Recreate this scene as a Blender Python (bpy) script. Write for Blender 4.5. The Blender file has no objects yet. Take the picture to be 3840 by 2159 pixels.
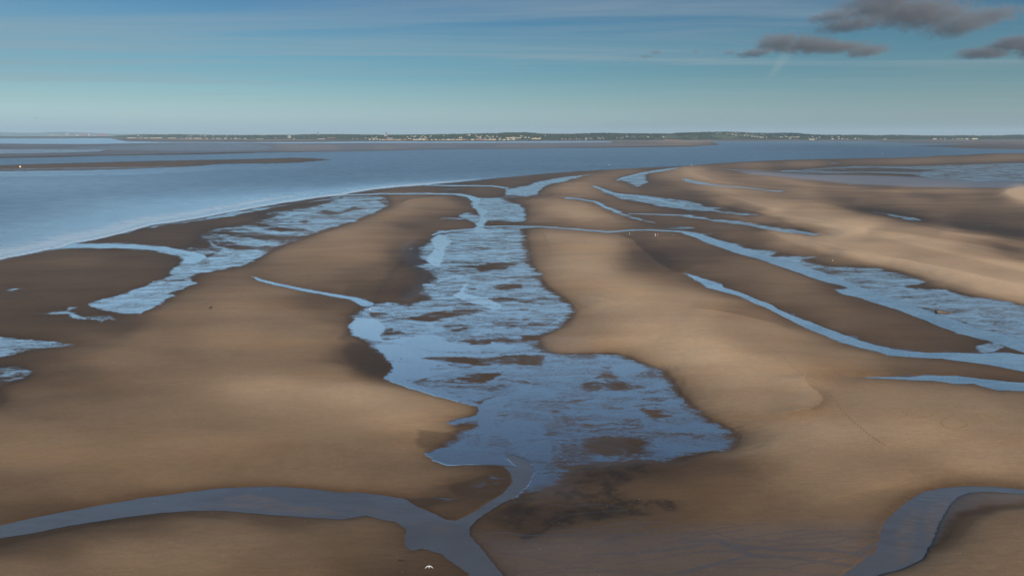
import bpy, bmesh, math, random
import numpy as np
from mathutils import Vector

R = math.radians
rnd = random.Random(11)
sc = bpy.context.scene
COL = sc.collection

# ------------------------------------------------------------------ camera, sun, sky
H = 55.0                        # flying height of the camera above the water
F = 2560.0                      # focal length in units of the 3840 px wide photo
HY = 505.0                      # row of the true horizon in the photo
PITCH = math.atan((1079.5 - HY) / F)
SUN_EL, SUN_AZ = R(21), R(138)  # azimuth clockwise from +Y (view direction)

cam_d = bpy.data.cameras.new('camera')
cam = bpy.data.objects.new('camera', cam_d); COL.objects.link(cam)
cam.location = (0, 0, H)
cam.rotation_euler = (math.pi / 2 - PITCH, 0, 0)
cam_d.sensor_width = 36; cam_d.lens = 36 * F / 3840
cam_d.clip_start = 1; cam_d.clip_end = 200000
sc.camera = cam

sun_d = bpy.data.lights.new('sun', 'SUN'); sun_d.energy = 5.0; sun_d.angle = R(0.55)
sun_d.color = (1.0, 0.84, 0.64)
sun = bpy.data.objects.new('sun', sun_d); COL.objects.link(sun)
sd = Vector((math.cos(SUN_EL) * math.sin(SUN_AZ), math.cos(SUN_EL) * math.cos(SUN_AZ), math.sin(SUN_EL)))
sun.rotation_euler = sd.to_track_quat('Z', 'Y').to_euler()

sc.view_settings.view_transform = 'Standard'
sc.view_settings.look = 'None'
sc.view_settings.exposure = 0.0
sc.view_settings.gamma = 1.0
sc.cycles.max_bounces = 6
sc.cycles.volume_bounces = 1
sc.cycles.use_denoising = True
sc.cycles.denoiser = 'OPENIMAGEDENOISE'
sc.cycles.denoising_input_passes = 'RGB_ALBEDO_NORMAL'
sc.cycles.denoising_prefilter = 'ACCURATE'


class NT:
    """short-hand for building a node tree"""
    def __init__(s, tree):
        s.t = tree; s.t.nodes.clear()

    def n(s, typ, ins=None, **props):
        nd = s.t.nodes.new(typ)
        for k, v in props.items(): setattr(nd, k, v)
        for k, v in (ins or {}).items(): s.put(nd.inputs[k], v)
        return nd

    def put(s, sock, v):
        if isinstance(v, bpy.types.NodeSocket): s.t.links.new(v, sock)
        elif isinstance(v, bpy.types.Node): s.t.links.new(v.outputs[0], sock)
        else:
            if sock.type == 'RGBA' and not hasattr(v, '__len__'): v = (v, v, v, 1)
            if sock.type == 'RGBA' and len(v) == 3: v = (*v, 1)
            sock.default_value = v

    def m(s, op, a, b=0.0, c=0.0, clamp=False):
        nd = s.t.nodes.new('ShaderNodeMath'); nd.operation = op; nd.use_clamp = clamp
        s.put(nd.inputs[0], a); s.put(nd.inputs[1], b); s.put(nd.inputs[2], c)
        return nd.outputs[0]

    def mix(s, f, a, b, mode='MIX'):
        nd = s.t.nodes.new('ShaderNodeMix'); nd.data_type = 'RGBA'; nd.blend_type = mode
        s.put(nd.inputs[0], f); s.put(nd.inputs[6], a); s.put(nd.inputs[7], b)
        return nd.outputs[2]

    def ss(s, x, lo, hi, a=0.0, b=1.0):
        nd = s.t.nodes.new('ShaderNodeMapRange'); nd.interpolation_type = 'SMOOTHSTEP'
        for i, v in enumerate((x, lo, hi, a, b)): s.put(nd.inputs[i], v)
        return nd.outputs[0]

    def attr(s, name):
        nd = s.t.nodes.new('ShaderNodeAttribute'); nd.attribute_name = name
        return nd.outputs['Fac']

    def ramp(s, x, stops, interp='LINEAR'):
        nd = s.t.nodes.new('ShaderNodeValToRGB'); cr = nd.color_ramp; cr.interpolation = interp
        while len(cr.elements) < len(stops): cr.elements.new(0.5)
        for e, (p, c) in zip(cr.elements, stops):
            e.position = p; e.color = (*c, 1)
        s.put(nd.inputs[0], x)
        return nd.outputs[0]

    def scaled(s, v, sx, sy, sz, loc=(0, 0, 0), rot=(0, 0, 0)):
        nd = s.t.nodes.new('ShaderNodeMapping'); s.put(nd.inputs[0], v)
        nd.inputs[1].default_value = loc; nd.inputs[2].default_value = rot
        nd.inputs[3].default_value = (sx, sy, sz)
        return nd.outputs[0]

    def noise(s, v, scale=1.0, detail=4.0, rough=0.55, dist=0.0):
        nd = s.n('ShaderNodeTexNoise', {'Scale': scale, 'Detail': detail, 'Roughness': rough, 'Distortion': dist})
        s.put(nd.inputs['Vector'], v)
        return nd.outputs['Fac']


# world: physical sky, recoloured by height and boosted above the view, with thin cirrus bands
world = bpy.data.worlds.new('World'); sc.world = world; world.use_nodes = True
w = NT(world.node_tree)
sky = w.n('ShaderNodeTexSky', sky_type='NISHITA', sun_disc=False, sun_elevation=SUN_EL, sun_rotation=SUN_AZ,
          altitude=0.0, air_density=1.0, dust_density=0.6, ozone_density=2.0)
tc = w.n('ShaderNodeTexCoord')
sep = w.n('ShaderNodeSeparateXYZ', {0: tc.outputs['Generated']})
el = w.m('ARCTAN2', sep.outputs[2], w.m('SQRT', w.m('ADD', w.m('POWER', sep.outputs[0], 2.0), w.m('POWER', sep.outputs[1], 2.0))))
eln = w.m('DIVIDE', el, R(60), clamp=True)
SKY_TINT = [(0.0083, (0.494, 0.714, 1.126)), (0.025, (0.506, 0.686, 0.957)), (0.0417, (0.438, 0.616, 0.781)), (0.075, (0.314, 0.514, 0.627)), (0.1083, (0.266, 0.485, 0.589)), (0.1417, (0.222, 0.436, 0.565)), (0.175, (0.202, 0.393, 0.55)), (0.1967, (5.556, 5.495, 4.961)), (0.2417, (6.466, 6.349, 5.477)), (0.3083, (3.06, 3.922, 4.303)), (0.425, (0.985, 1.696, 2.632)), (0.675, (1.098, 1.702, 2.205)), (1.0, (0.948, 1.3, 1.514))]  # band above the view made extra bright so wet films reflect pale blue
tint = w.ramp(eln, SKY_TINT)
fwd = w.ss(sep.outputs[1], -0.5, 0.6, 0.12, 1.0)  # the added brightness is kept ahead, where the films mirror it
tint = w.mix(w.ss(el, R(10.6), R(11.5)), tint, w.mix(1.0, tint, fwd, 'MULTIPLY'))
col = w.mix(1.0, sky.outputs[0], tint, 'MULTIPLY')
# cirrus: bands on a high cloud sheet
zc = w.m('MAXIMUM', sep.outputs[2], 0.03)
px = w.m('DIVIDE', sep.outputs[0], zc); py = w.m('DIVIDE', sep.outputs[1], zc)
pv = w.n('ShaderNodeCombineXYZ', {0: px, 1: py, 2: 0.0}).outputs[0]
c1 = w.noise(w.scaled(pv, 0.09, 0.42, 1, (3.1, 1.7, 0), (0, 0, R(-14))), 1.0, 7, 0.58, 0.9)
c2 = w.noise(w.scaled(pv, 0.05, 0.22, 1, (7.3, 4.2, 0), (0, 0, R(-12))), 1.0, 3, 0.5)
cm = w.m('MULTIPLY', w.ss(c1, 0.42, 0.72), w.ss(c2, 0.30, 0.56))
cm = w.m('MULTIPLY', cm, w.ss(el, R(1.0), R(4.5)))
col = w.mix(w.m('MULTIPLY', cm, 0.66), col, (2.7, 3.4, 3.8))
# a thin milky veil towards the left and one short slanting wisp right of the middle
az = w.m('DIVIDE', sep.outputs[0], w.m('MAXIMUM', sep.outputs[1], 0.05))
veil = w.m('MULTIPLY', w.ss(az, -0.30, -1.0), w.m('ADD', 0.15, w.m('MULTIPLY', c2, 0.45)))
col = w.mix(w.m('MULTIPLY', veil, w.ss(el, R(1.5), R(5.0))), col, (2.3, 3.0, 3.5))
elw = w.m('DIVIDE', w.m('SUBTRACT', R(6.5), el), R(2.7))
off = w.m('ABSOLUTE', w.m('ADD', w.m('SUBTRACT', az, 0.392), w.m('MULTIPLY', elw, 0.034)))
wsp = w.m('MULTIPLY', w.ss(off, w.m('SUBTRACT', 0.017, w.m('MULTIPLY', elw, 0.010)), 0.0), w.m('MULTIPLY', w.ss(elw, -0.05, 0.12), w.ss(elw, 1.05, 0.6)))
wn_ = w.noise(w.scaled(sep.outputs[0].node.inputs[0].links[0].from_socket, 60, 60, 220), 1.0, 4, 0.6)
col = w.mix(w.m('MULTIPLY', w.m('MULTIPLY', wsp, wn_), 0.55), col, (2.9, 3.6, 3.9))
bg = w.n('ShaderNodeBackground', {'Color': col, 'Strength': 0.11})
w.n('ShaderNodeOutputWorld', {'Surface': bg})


# ------------------------------------------------------------------ helpers
def unproj(x, y, z=0.0):
    """a point of the photo (3840 px wide) -> where its line of sight meets the level z"""
    cx = (x - 1920.0) / F; cy = -(y - 1079.5) / F
    dy = math.cos(PITCH) + cy * math.sin(PITCH)
    dz = -math.sin(PITCH) + cy * math.cos(PITCH)
    t = (z - H) / dz
    return Vector((cx * t, dy * t, z))


def at_depth(x, y, d):
    """a point of the photo -> the point of its line of sight d metres ahead"""
    cx = (x - 1920.0) / F; cy = -(y - 1079.5) / F
    dy = math.cos(PITCH) + cy * math.sin(PITCH)
    dz = -math.sin(PITCH) + cy * math.cos(PITCH)
    t = d / dy
    return Vector((cx * t, d, H + dz * t))


def mat(name, color, rough=0.8, spec=0.3, var=0.15, scale=3.0):
    m = bpy.data.materials.new(name); m.use_nodes = True
    t = NT(m.node_tree)
    g = t.n('ShaderNodeTexCoord')
    nz = t.noise(g.outputs['Object'], scale, 4, 0.6)
    c = t.mix(t.m('MULTIPLY', nz, 1.0), tuple(v * (1 - var) for v in color), tuple(min(1, v * (1 + var)) for v in color))
    b = t.n('ShaderNodeBsdfPrincipled', {'Base Color': c, 'Roughness': rough, 'Specular IOR Level': spec})
    t.n('ShaderNodeOutputMaterial', {'Surface': b})
    return m


def tag(o, label=None, cat=None, group=None, kind=None):
    if label: o['label'] = label
    if cat: o['category'] = cat
    if group: o['group'] = group
    if kind: o['kind'] = kind
    return o


def mesh_obj(name, verts, faces, m=None, parent=None, smooth=False, loc=None):
    me = bpy.data.meshes.new(name)
    me.from_pydata([tuple(v) for v in verts], [], faces); me.update()
    if smooth: me.polygons.foreach_set('use_smooth', [True] * len(me.polygons))
    o = bpy.data.objects.new(name, me); COL.objects.link(o)
    if m: me.materials.append(m)
    if parent: o.parent = parent
    if loc is not None: o.location = loc
    return o


def empty(name, loc, rz=0.0):
    o = bpy.data.objects.new(name, None); COL.objects.link(o)
    o.location = loc; o.rotation_euler = (0, 0, rz)
    return o


class MB:
    """collects simple solids into one mesh"""
    def __init__(s): s.v = []; s.f = []

    def box(s, cx, cy, z0, sx, sy, sz, taper=1.0, top=True):
        i = len(s.v)
        for k, q in ((0, 1.0), (1, taper)):
            for a, b in ((-1, -1), (1, -1), (1, 1), (-1, 1)):
                s.v.append((cx + a * sx / 2 * q, cy + b * sy / 2 * q, z0 + k * sz))
        s.f += [(i, i + 3, i + 2, i + 1), (i + 4, i + 5, i + 6, i + 7)]
        for a in range(4):
            b = (a + 1) % 4
            s.f.append((i + a, i + b, i + 4 + b, i + 4 + a))

    def gable(s, cx, cy, z0, sx, sy, sz):
        i = len(s.v)
        for a, b in ((-1, -1), (1, -1), (1, 1), (-1, 1)): s.v.append((cx + a * sx / 2, cy + b * sy / 2, z0))
        s.v += [(cx - sx / 2, cy, z0 + sz), (cx + sx / 2, cy, z0 + sz)]
        s.f += [(i, i + 1, i + 5, i + 4), (i + 2, i + 3, i + 4, i + 5), (i, i + 4, i + 3), (i + 1, i + 2, i + 5), (i, i + 3, i + 2, i + 1)]

    def lathe(s, prof, n=12, cx=0, cy=0):
        i = len(s.v); k = len(prof)
        for r, z in prof:
            for a in range(n):
                s.v.append((cx + r * math.cos(2 * math.pi * a / n), cy + r * math.sin(2 * math.pi * a / n), z))
        for j in range(k - 1):
            for a in range(n):
                b = (a + 1) % n
                s.f.append((i + j * n + a, i + j * n + b, i + (j + 1) * n + b, i + (j + 1) * n + a))
        s.f.append(tuple(i + a for a in reversed(range(n)))); s.f.append(tuple(i + (k - 1) * n + a for a in range(n)))

    def bar(s, p, q, r):
        p, q = Vector(p), Vector(q); d = (q - p).normalized()
        u = d.orthogonal().normalized(); v = d.cross(u)
        i = len(s.v)
        for e in (p, q):
            for a in range(4):
                c = math.pi / 4 + a * math.pi / 2
                s.v.append(tuple(e + (u * math.cos(c) + v * math.sin(c)) * r))
        s.f += [(i, i + 3, i + 2, i + 1), (i + 4, i + 5, i + 6, i + 7)]
        for a in range(4):
            b = (a + 1) % 4
            s.f.append((i + a, i + b, i + 4 + b, i + 4 + a))

    def build(s, name, m=None, parent=None, loc=None, smooth=False):
        return mesh_obj(name, s.v, s.f, m, parent, smooth, loc)


def skin(name, joints, edges, m, parent=None, sub=1):
    """one continuous body grown round a skeleton: joints = {key: (x, y, z, radius)}"""
    keys = list(joints); idx = {k: i for i, k in enumerate(keys)}
    o = mesh_obj(name, [joints[k][:3] for k in keys], [], m, parent)
    me = o.data
    me2 = bpy.data.meshes.new(name)
    me2.from_pydata([joints[k][:3] for k in keys], [(idx[a], idx[b]) for a, b in edges], [])
    if m: me2.materials.append(m)
    o.data = me2; bpy.data.meshes.remove(me); me2.name = name
    o.modifiers.new('skin', 'SKIN')
    lay = me2.skin_vertices[0] if len(me2.skin_vertices) else None
    if lay is None:
        bpy.context.view_layer.objects.active = o
        lay = me2.skin_vertices.new() if hasattr(me2.skin_vertices, 'new') else me2.skin_vertices[0]
    for i, k in enumerate(keys):
        lay.data[i].radius = (joints[k][3],) * 2
        lay.data[i].use_root = (i == 0)
    s = o.modifiers.new('sub', 'SUBSURF'); s.levels = sub; s.render_levels = sub
    for md in o.modifiers:
        if md.type == 'SKIN': md.use_smooth_shade = True
    return o


# ------------------------------------------------------------------ the tidal flats: outlines of channels, films and banks
TILE = {'A': (0, 560, .49728), 'B': (1280, 560, .49728), 'C': (2560, 560, .49728),
        'D': (0, 1280, .60692), 'E': (1280, 1280, .60692), 'F': (2560, 1280, .60692),
        'P': (0, 440, .37267), 'Q': (960, 440, .37267), 'U': (1920, 440, .37267), 'X': (2880, 440, .37267), 'V': (0, 0, 1.4913), 'S': (0, 0, 1)}


def T(s):
    """'A 0 832 200 795 B 1 2' -> points in photo units"""
    out = []; t = TILE['S']; buf = []
    for k in s.split():
        if k in TILE: t = TILE[k]; continue
        buf.append(float(k))
        if len(buf) == 2:
            out.append((t[0] + buf[0] * t[2], t[1] + buf[1] * t[2])); buf = []
    return np.array(out)


# open water: (outline, silt 0..1, calm 0..1)
WATER = [
    # the estuary
    (T("S -1500 930 A -400 880 0 832 90 812 200 795 350 760 440 749 540 712 640 695 720 681 900 640 1040 602 1140 573 1300 551 1430 531 1560 510 1700 480 1830 460 1950 437 2130 405 2270 385 2420 362 2574 348 B 100 325 250 303 400 287 600 272 760 257 860 249 1000 235 1130 222 1300 205 1500 185 1700 168 1900 157 2050 149 2250 139 2574 127 C 250 107 500 92 700 83 1000 75 1400 66 1700 62 X 1250 407 1500 399 1650 394 1700 384 2000 378 2200 365 2576 359 S 5300 560 5300 553 X 2576 322 2200 316 1950 310 1750 297 1400 292 2000 268 1400 258 1000 243 0 239 U 2576 240 2000 243 2100 279 1960 284 1800 296 1400 302 900 308 400 313 0 320 Q 2200 323 1700 328 1200 340 800 346 400 352 0 358 P 2576 361 2000 375 1500 382 1000 390 500 405 0 413 S -1500 600"), 0.1, 0.0),
    # far water in front of the port
    (T("S -1500 519 P 0 215 600 214 1100 212 1250 240 1600 250 2576 250 Q 500 250 1000 245 2000 246 U 0 244 U 1000 243 U 1000 254 Q 2000 258 1000 258 400 262 P 2576 256 1800 256 1300 262 900 270 500 268 0 265 S -1500 540"), 0.2, 0.3),
    # stream mouth on the left and its run
    (T("A 350 752 440 738 540 712 800 711 1000 717 1160 731 1280 741 1380 759 1460 779 1545 797 1555 815 1500 850 1440 860 1380 850 1400 820 1440 805 1380 785 1280 772 1180 760 1060 748 900 746 700 742 540 746 440 750"), 0.1, 1.0),
    # streams inside the central channel
    (T("E 1000 770 1060 830 1050 880 1000 935 920 985 830 1045 720 1106 650 1100 560 1060 480 1020 380 965 250 945 100 930 D 2109 930 1930 908 1750 893 1550 898 1300 912 1100 940 900 965 660 1000 420 1045 200 1090 0 1135 -300 1185 -800 1290 -2300 1560 -2300 1700 -800 1380 -300 1275 0 1215 200 1185 400 1140 600 1110 800 1080 1000 1058 1200 1045 1330 1044 1600 1060 1900 1085 2109 1095 E 150 1070 270 1100 330 1110 405 1160 390 1200 395 1250 430 1290 500 1275 620 1310 700 1370 780 1430 850 1500 1000 1700 1180 1720 1100 1560 1000 1448 930 1350 870 1280 800 1200 790 1150 860 1080 960 1015 1080 950 1150 890 1190 810 1160 740 1060 700 1020 720 1100 780"), 0.75, 0.8),
    # stream at the lower right
    (T("F 2800 930 2400 926 2109 913 1950 896 1750 891 1600 901 1500 926 1420 966 1340 1026 1270 1091 1232 1150 1216 1220 1200 1290 1130 1340 1050 1400 900 1500 1000 1560 1220 1440 1330 1414 1440 1369 1494 1330 1525 1260 1562 1180 1600 1090 1640 1020 1690 962 1770 930 1900 926 2109 944 2400 960 2800 965"), 0.8, 0.6),
    # narrow channels on the right
    (T("C 25 938 80 950 150 975 230 995 300 1020 310 1040 430 1075 560 1130 680 1175 720 1205 900 1280 1010 1320 1180 1385 1330 1440 F 1200 25 1300 48 1500 68 1700 68 1850 75 1990 70 2109 80 3200 330 3200 430 2109 186 1950 155 1800 130 1600 105 1400 95 1260 85 1200 60 1080 35 970 0 C 930 1350 860 1310 760 1260 650 1200 520 1150 430 1105 330 1080 200 1045 150 1015 70 965 30 940"), 0.15, 0.9),
    (T("F 1070 222 1200 218 1400 220 1500 210 1700 212 1850 230 2000 248 2109 255 3100 350 3100 420 2109 305 2000 300 1950 303 1870 280 1800 260 1680 262 1560 245 1450 238 1200 225"), 0.15, 0.9),
    (T("C 0 635 0 622 100 632 200 660 330 700 480 750 640 800 800 835 960 900 1120 950 1280 1010 1400 1060 1600 1130 1800 1200 2000 1270 2200 1340 2420 1400 3400 1660 3400 1780 2300 1445 2100 1390 1950 1340 1800 1275 1620 1210 1500 1175 1350 1125 1200 1090 1150 1060 1260 1045 1200 1025 1090 1000 960 960 820 910 680 865 560 820 450 795 330 755 200 710 100 665"), 0.15, 0.7),
]
# narrow runs of water: (points x y width ...)
RUNS = [
    ("A 1918 965 4 1960 985 9 2100 1020 10 2300 1060 11 2574 1110 12 B 100 1125 14 190 1165 24", 0.1),
    ("B -120 350 3 0 347 3 300 335 3.5 600 334 4 860 338 5 960 353 9 1010 378 16", 0.1),
    ("B 1060 582 5 1300 579 4 1500 583 3.5 1700 597 3.5 1900 615 4 2030 623 4.5 2150 612 4 2300 608 3 2450 612 4 2574 621 6 C 60 640 8", 0.1),
    ("B 690 645 4 750 625 4.5 870 610 4 1000 600 5", 0.1),
    ("B 640 270 3 860 275 3 1130 275 3 1250 292 4", 0.1),
    ("B 2160 485 2.5 2400 490 2.5 2574 498 3 C 60 500 4", 0.1),
    ("C 20 225 3 100 245 3.5 250 272 3 450 286 2.5 740 322 1.5", 0.1),
    ("B 1690 366 4 1800 376 3 1920 396 5 2000 440 6 2100 475 6", 0.1),
    ("B 1900 276 2 1970 303 5 2050 332 6 2230 352 5 2400 385 7 2574 425 8", 0.1),
    ("B 2085 232 3 2130 215 5 2260 182 5 2400 160 5 2535 141 2", 0.1),
]
# smooth, slightly silty runs inside the films: (outline, strength, softness)
STREAM = [
    (T("B 1000 372 1040 368 1050 400 1030 430 1085 450 1110 475 1075 500 1100 530 1070 565 1075 590 1105 610 1090 630 1050 637 1005 628 990 608 1020 585 1030 550 1050 515 1055 490 1035 465 1000 440 990 410"), .8, 10), (T("B 740 640 790 655 840 690 800 730 775 790 760 850 740 885 690 880 650 850 640 820 680 780 710 750 690 710 680 680"), .8, 12), (T("B 960 990 930 1030 900 1075 830 1100 920 1140 1000 1165 1080 1190 1150 1218 1225 1192 1190 1160 1110 1122 1000 1102 930 1080"), .8, 10), (T("B 110 1260 260 1280 330 1330 300 1400 350 1448 E 480 60 300 10 150 -20 B 90 1400 70 1330"), .6, 16), (T("E 215 20 350 10 560 72 880 78 1000 60 900 25 760 -10 1000 10 1100 30 1020 60 900 95 600 100 480 105 600 125 760 170 560 215 450 260 540 285 680 325 850 388 905 362 1000 330 1045 375 960 450 930 560 895 665 930 702 1010 690 1130 745 1110 790 1065 815 1000 766 900 757 760 762 650 765 560 735 530 690 640 655 760 640 850 640 860 590 870 530 850 480 700 505 650 495 760 470 850 452 840 400 680 358 480 308 350 272 262 237 330 160"), .7, 16),
    (T("E 940 540 1000 485 1100 468 1230 490 1300 560 1330 680 1330 780 1290 870 1180 920 1100 900 1070 820 1130 740 1030 640"), .5, 60),
    (T("B 330 1440 480 1410 700 1396 800 1448 E 860 30 860 70 560 66 400 28"), .7, 16),
]
# thin veins of water draining the near mud: x y width
VEINS = [
    ("F 0 1255 7 100 1248 8 200 1245 9 350 1285 9 600 1312 8 800 1300 8 1000 1310 9 1180 1335 12", 0.9),
    ("E 1500 1330 3 F -300 1320 6 0 1290 7 120 1270 8", 0.9),
    ("F 250 1275 6 330 1300 7 450 1350 7 700 1362 6 1000 1385 7 1200 1400 12", 0.9),
    ("F 0 1440 7 150 1405 8 280 1375 8 360 1350 7 460 1350 6", 0.9),
    ("F 1100 1310 8 1180 1265 6 1225 1240 5", 0.9),
    ("E 1070 995 3 1180 990 4 1300 1010 5 1420 1020 6 1560 1000 6 1660 1005 4 1760 1030 3", 0.3),
    ("E 1300 1115 2 1420 1070 3 1560 1050 3 1680 1045 4 1780 1030 3", 0.3),
]
# sheets of wet, mirror-like film: (outline, cover 0..1, softness in px)
FILM = [
    (T("A 540 700 1000 712 1280 735 1470 770 1560 800 1620 770 1660 752 1500 690 1600 690 1650 720 1720 750 1900 755 2050 765 1990 805 1850 880 1600 920 1470 950 1450 990 1500 1010 1300 1080 1350 1110 1250 1140 1150 1200 1050 1240 900 1240 800 1212 655 1190 680 1145 830 1115 940 1085 1000 1055 1100 1020 1240 960 1300 905 1350 870 1362 832 1320 800 1270 790 1180 775 1100 760 900 755 540 750"), 0.80, 10),
    (T("A 1500 616 1620 624 1800 648 2000 680 2150 705 2100 735 1900 738 1760 718 1640 662"), 0.72, 10),
    (T("A 1775 580 1900 573 2000 588 2150 622 2280 655 2100 652 1950 632 1840 606"), 0.70, 10),
    (T("A 1920 555 1985 520 2080 500 1960 486 2130 458 2300 440 2440 408 2574 362 B 0 352 200 350 352 352 300 395 382 430 260 480 150 530 0 575 A 2480 600 2400 628 2250 640 2100 592"), 0.72, 10),
    (T("A 1020 632 1080 608 1200 583 1400 555 1600 530 1760 505 1980 462 2200 415 2400 392 2574 375 2574 352 2300 400 1950 440 1560 512 1300 556 1140 580"), 0.78, 8),
    (T("A 280 1232 460 1210 500 1188 600 1188 520 1218 650 1250 850 1255 895 1282 750 1305 600 1280 480 1245"), 0.72, 10),
    (T("A 480 1342 530 1334 590 1336 560 1346"), 0.6, 8), (T("A 600 1318 640 1308 700 1306 660 1320"), 0.6, 8),
    (T("A 10 1072 90 1051 185 1050 110 1070"), 0.85, 8), (T("A 780 764 880 760 900 770 810 772"), 0.5, 6),
    (T("D -900 -60 0 -40 200 -10 335 0 490 30 380 48 230 62 60 98 -900 160"), 0.74, 14),
    (T("D -900 230 0 155 120 150 228 192 180 232 80 268 0 285 -900 360"), 0.6, 14),
    (T("D -600 300 -50 290 60 330 10 390 -600 470"), 0.3, 40),
    (T("A 1380 745 1480 690 1520 612 1760 575 1930 530 2000 480 2200 440 2574 400 B 0 352 350 352 382 430 150 530 0 580 A 2400 635 2150 725 2000 805 1600 925 1480 900"), 0.47, 12),
    # central channel
    (T("B 1040 366 1200 363 1250 385 1330 410 1392 440 1398 547 1250 548 1110 545 1060 560 1020 590 990 560 930 532 690 530 760 514 890 512 850 490 950 478 1040 495 1060 470 1000 430 1000 390"), 0.78, 8),
    (T("B 690 645 750 625 900 608 1000 598 1060 578 1505 582 1395 605 1395 650 1415 730 1432 820 1420 850 1482 920 1512 990 1562 1040 1642 1090 1722 1150 1768 1215 1742 1270 1662 1330 1600 1375 1500 1402 1400 1412 1340 1448 1200 1440 900 1448 300 1460 130 1445 80 1390 52 1345 75 1300 58 1250 100 1215 190 1172 330 1142 520 1166 640 1130 560 1085 590 1045 600 1010 690 985 650 940 545 885 640 850 560 800 600 740 650 690"), 0.74, 20),
    (T("B 500 740 560 745 540 765 560 800 490 880 470 872 540 820 515 770"), 0.45, 10),
    (T("E 90 -20 700 -30 1220 -10 1250 60 1330 76 1480 73 1620 70 1740 80 1850 120 1960 175 2040 230 2090 290 2115 330 F 60 390 130 450 220 500 290 530 332 575 336 620 290 668 200 682 100 695 0 725 E 2000 740 1800 750 1650 765 1500 775 1440 815 1400 860 1340 900 1250 930 1120 950 1050 985 960 960 1060 850 1030 790 900 757 650 765 530 690 640 640 720 550 830 510 700 512 660 495 760 465 870 440 905 362 850 388 600 330 350 270 255 235 330 150 260 100 200 55"), 0.84, 30),
    (T("E 395 965 560 955 760 965 700 990 560 1005 440 1000"), 0.48, 22),
    (T("E 620 890 800 850 980 790 1060 830 1040 890 920 960 760 950"), 0.36, 30),
    (T("E 850 1075 1000 1040 1250 1000 1500 985 1700 1000 1800 1040 1600 1080 1380 1100 1250 1160 1130 1210 1050 1160 920 1110"), 0.36, 26),
    # right hand channels
    (T("C -40 580 60 583 110 603 0 612"), 0.66, 8),
    (T("B 2440 578 2574 585 C 100 600 0 612 B 2480 602"), 0.62, 8),
    (T("C 0 500 60 497 180 514 300 529 450 544 560 558 640 573 750 598 850 604 1000 630 1060 645 980 651 850 637 700 620 560 592 450 577 300 552 150 532 0 510"), 0.8, 7),
    (T("B 1890 273 1970 298 2050 328 2230 343 2400 363 2574 382 C 140 408 180 430 300 439 362 443 250 455 400 470 540 485 608 497 500 502 350 492 200 470 0 456 B 2400 436 2250 402 2100 372 2000 342 1960 322"), 0.78, 7),
    (T("B 1675 362 1800 373 1920 392 2000 436 2100 468 2180 498 2330 543 2430 565 2270 548 2130 505 2060 480 1980 440 1900 402"), 0.76, 6),
    (T("B 2265 562 2350 565 2435 572 2350 575"), 0.8, 5),
    (T("B 2075 226 2150 205 2260 180 2400 158 2540 139 2450 167 2330 182 2295 197 2320 250 2240 292 2200 272 2130 246"), 0.76, 6),
    (T("B 1225 300 1400 270 1490 240 1640 213 1800 194 1995 174 1850 197 1700 242 1560 272 1500 312 1480 347 1400 354 1235 350"), 0.84, 6),
    (T("B 1065 360 1240 350 1400 354 1300 372 1150 375"), 0.5, 8),
    (T("B 725 306 850 289 965 284 900 300 790 312"), 0.5, 8), (T("B 1025 258 1080 249 1120 238 1110 256 1060 264"), 0.5, 6),
    (T("C -20 215 60 238 200 260 300 280 200 274 80 264 0 242"), 0.8, 5),
    (T("C 1325 456 1450 469 1600 488 1760 513 1825 545 1700 532 1500 492"), 0.7, 6),
    (T("C 1685 324 1760 330 1842 346 1770 344"), 0.75, 5), (T("C 1855 357 1912 364 1900 368"), 0.75, 4),
    (T("C 2230 568 2325 574 2300 582"), 0.66, 5), (T("C 2405 628 2460 620 2540 630 2470 635"), 0.55, 6),
    (T("C 180 152 350 147 640 158 900 150 1100 134 1300 121 1600 124 1900 118 2200 108 3400 70 3400 262 2200 242 1900 227 1700 192 1400 182 1000 187 700 170 400 165"), 0.64, 8),
    (T("C 1090 98 1180 98 1200 110 1120 112"), 0.6, 5), (T("C 630 118 760 118 800 126 680 128"), 0.45, 5),
    (T("C -10 630 100 630 230 640 200 650 280 680 330 690 450 720 540 700 450 740 620 755 750 770 680 800 820 800 1050 805 900 840 1100 880 1300 880 1500 900 1700 945 1850 1000 1700 1040 1950 1050 2100 1095 2300 1130 2500 1160 3400 1390 3400 1760 F 1985 30 1930 72 1850 80 1800 30 C 2300 1448 2100 1392 1950 1342 1620 1212 1350 1127 1150 1062 1260 1046 960 962 680 867 450 797 200 712"), 0.76, 12),
    # far bars
    (T("P -500 520 0 515 600 505 1200 498 1800 488 1900 492 1500 510 900 525 0 535"), 0.5, 6),
    (T("P -500 330 0 318 500 315 900 320 1100 315 1000 350 700 360 300 368 0 372 -500 380"), 0.62, 6),
    (T("P -500 305 0 300 600 302 1000 287 1600 264 2576 258 Q 0 262 200 300 140 335 0 340 P 2400 345 1900 350 1300 340 1000 335 500 312"), 0.44, 8),
    (T("Q 1250 282 1500 288 1800 290 2300 295 1900 308 1500 298"), 0.52, 5), (T("U 450 284 850 290 700 298 500 292"), 0.5, 4),
    (T("U 1200 246 1260 246 1250 252"), 0.4, 4),
    (T("X 1700 384 2200 376 2200 382 1800 388"), 0.5, 4),
]
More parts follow.
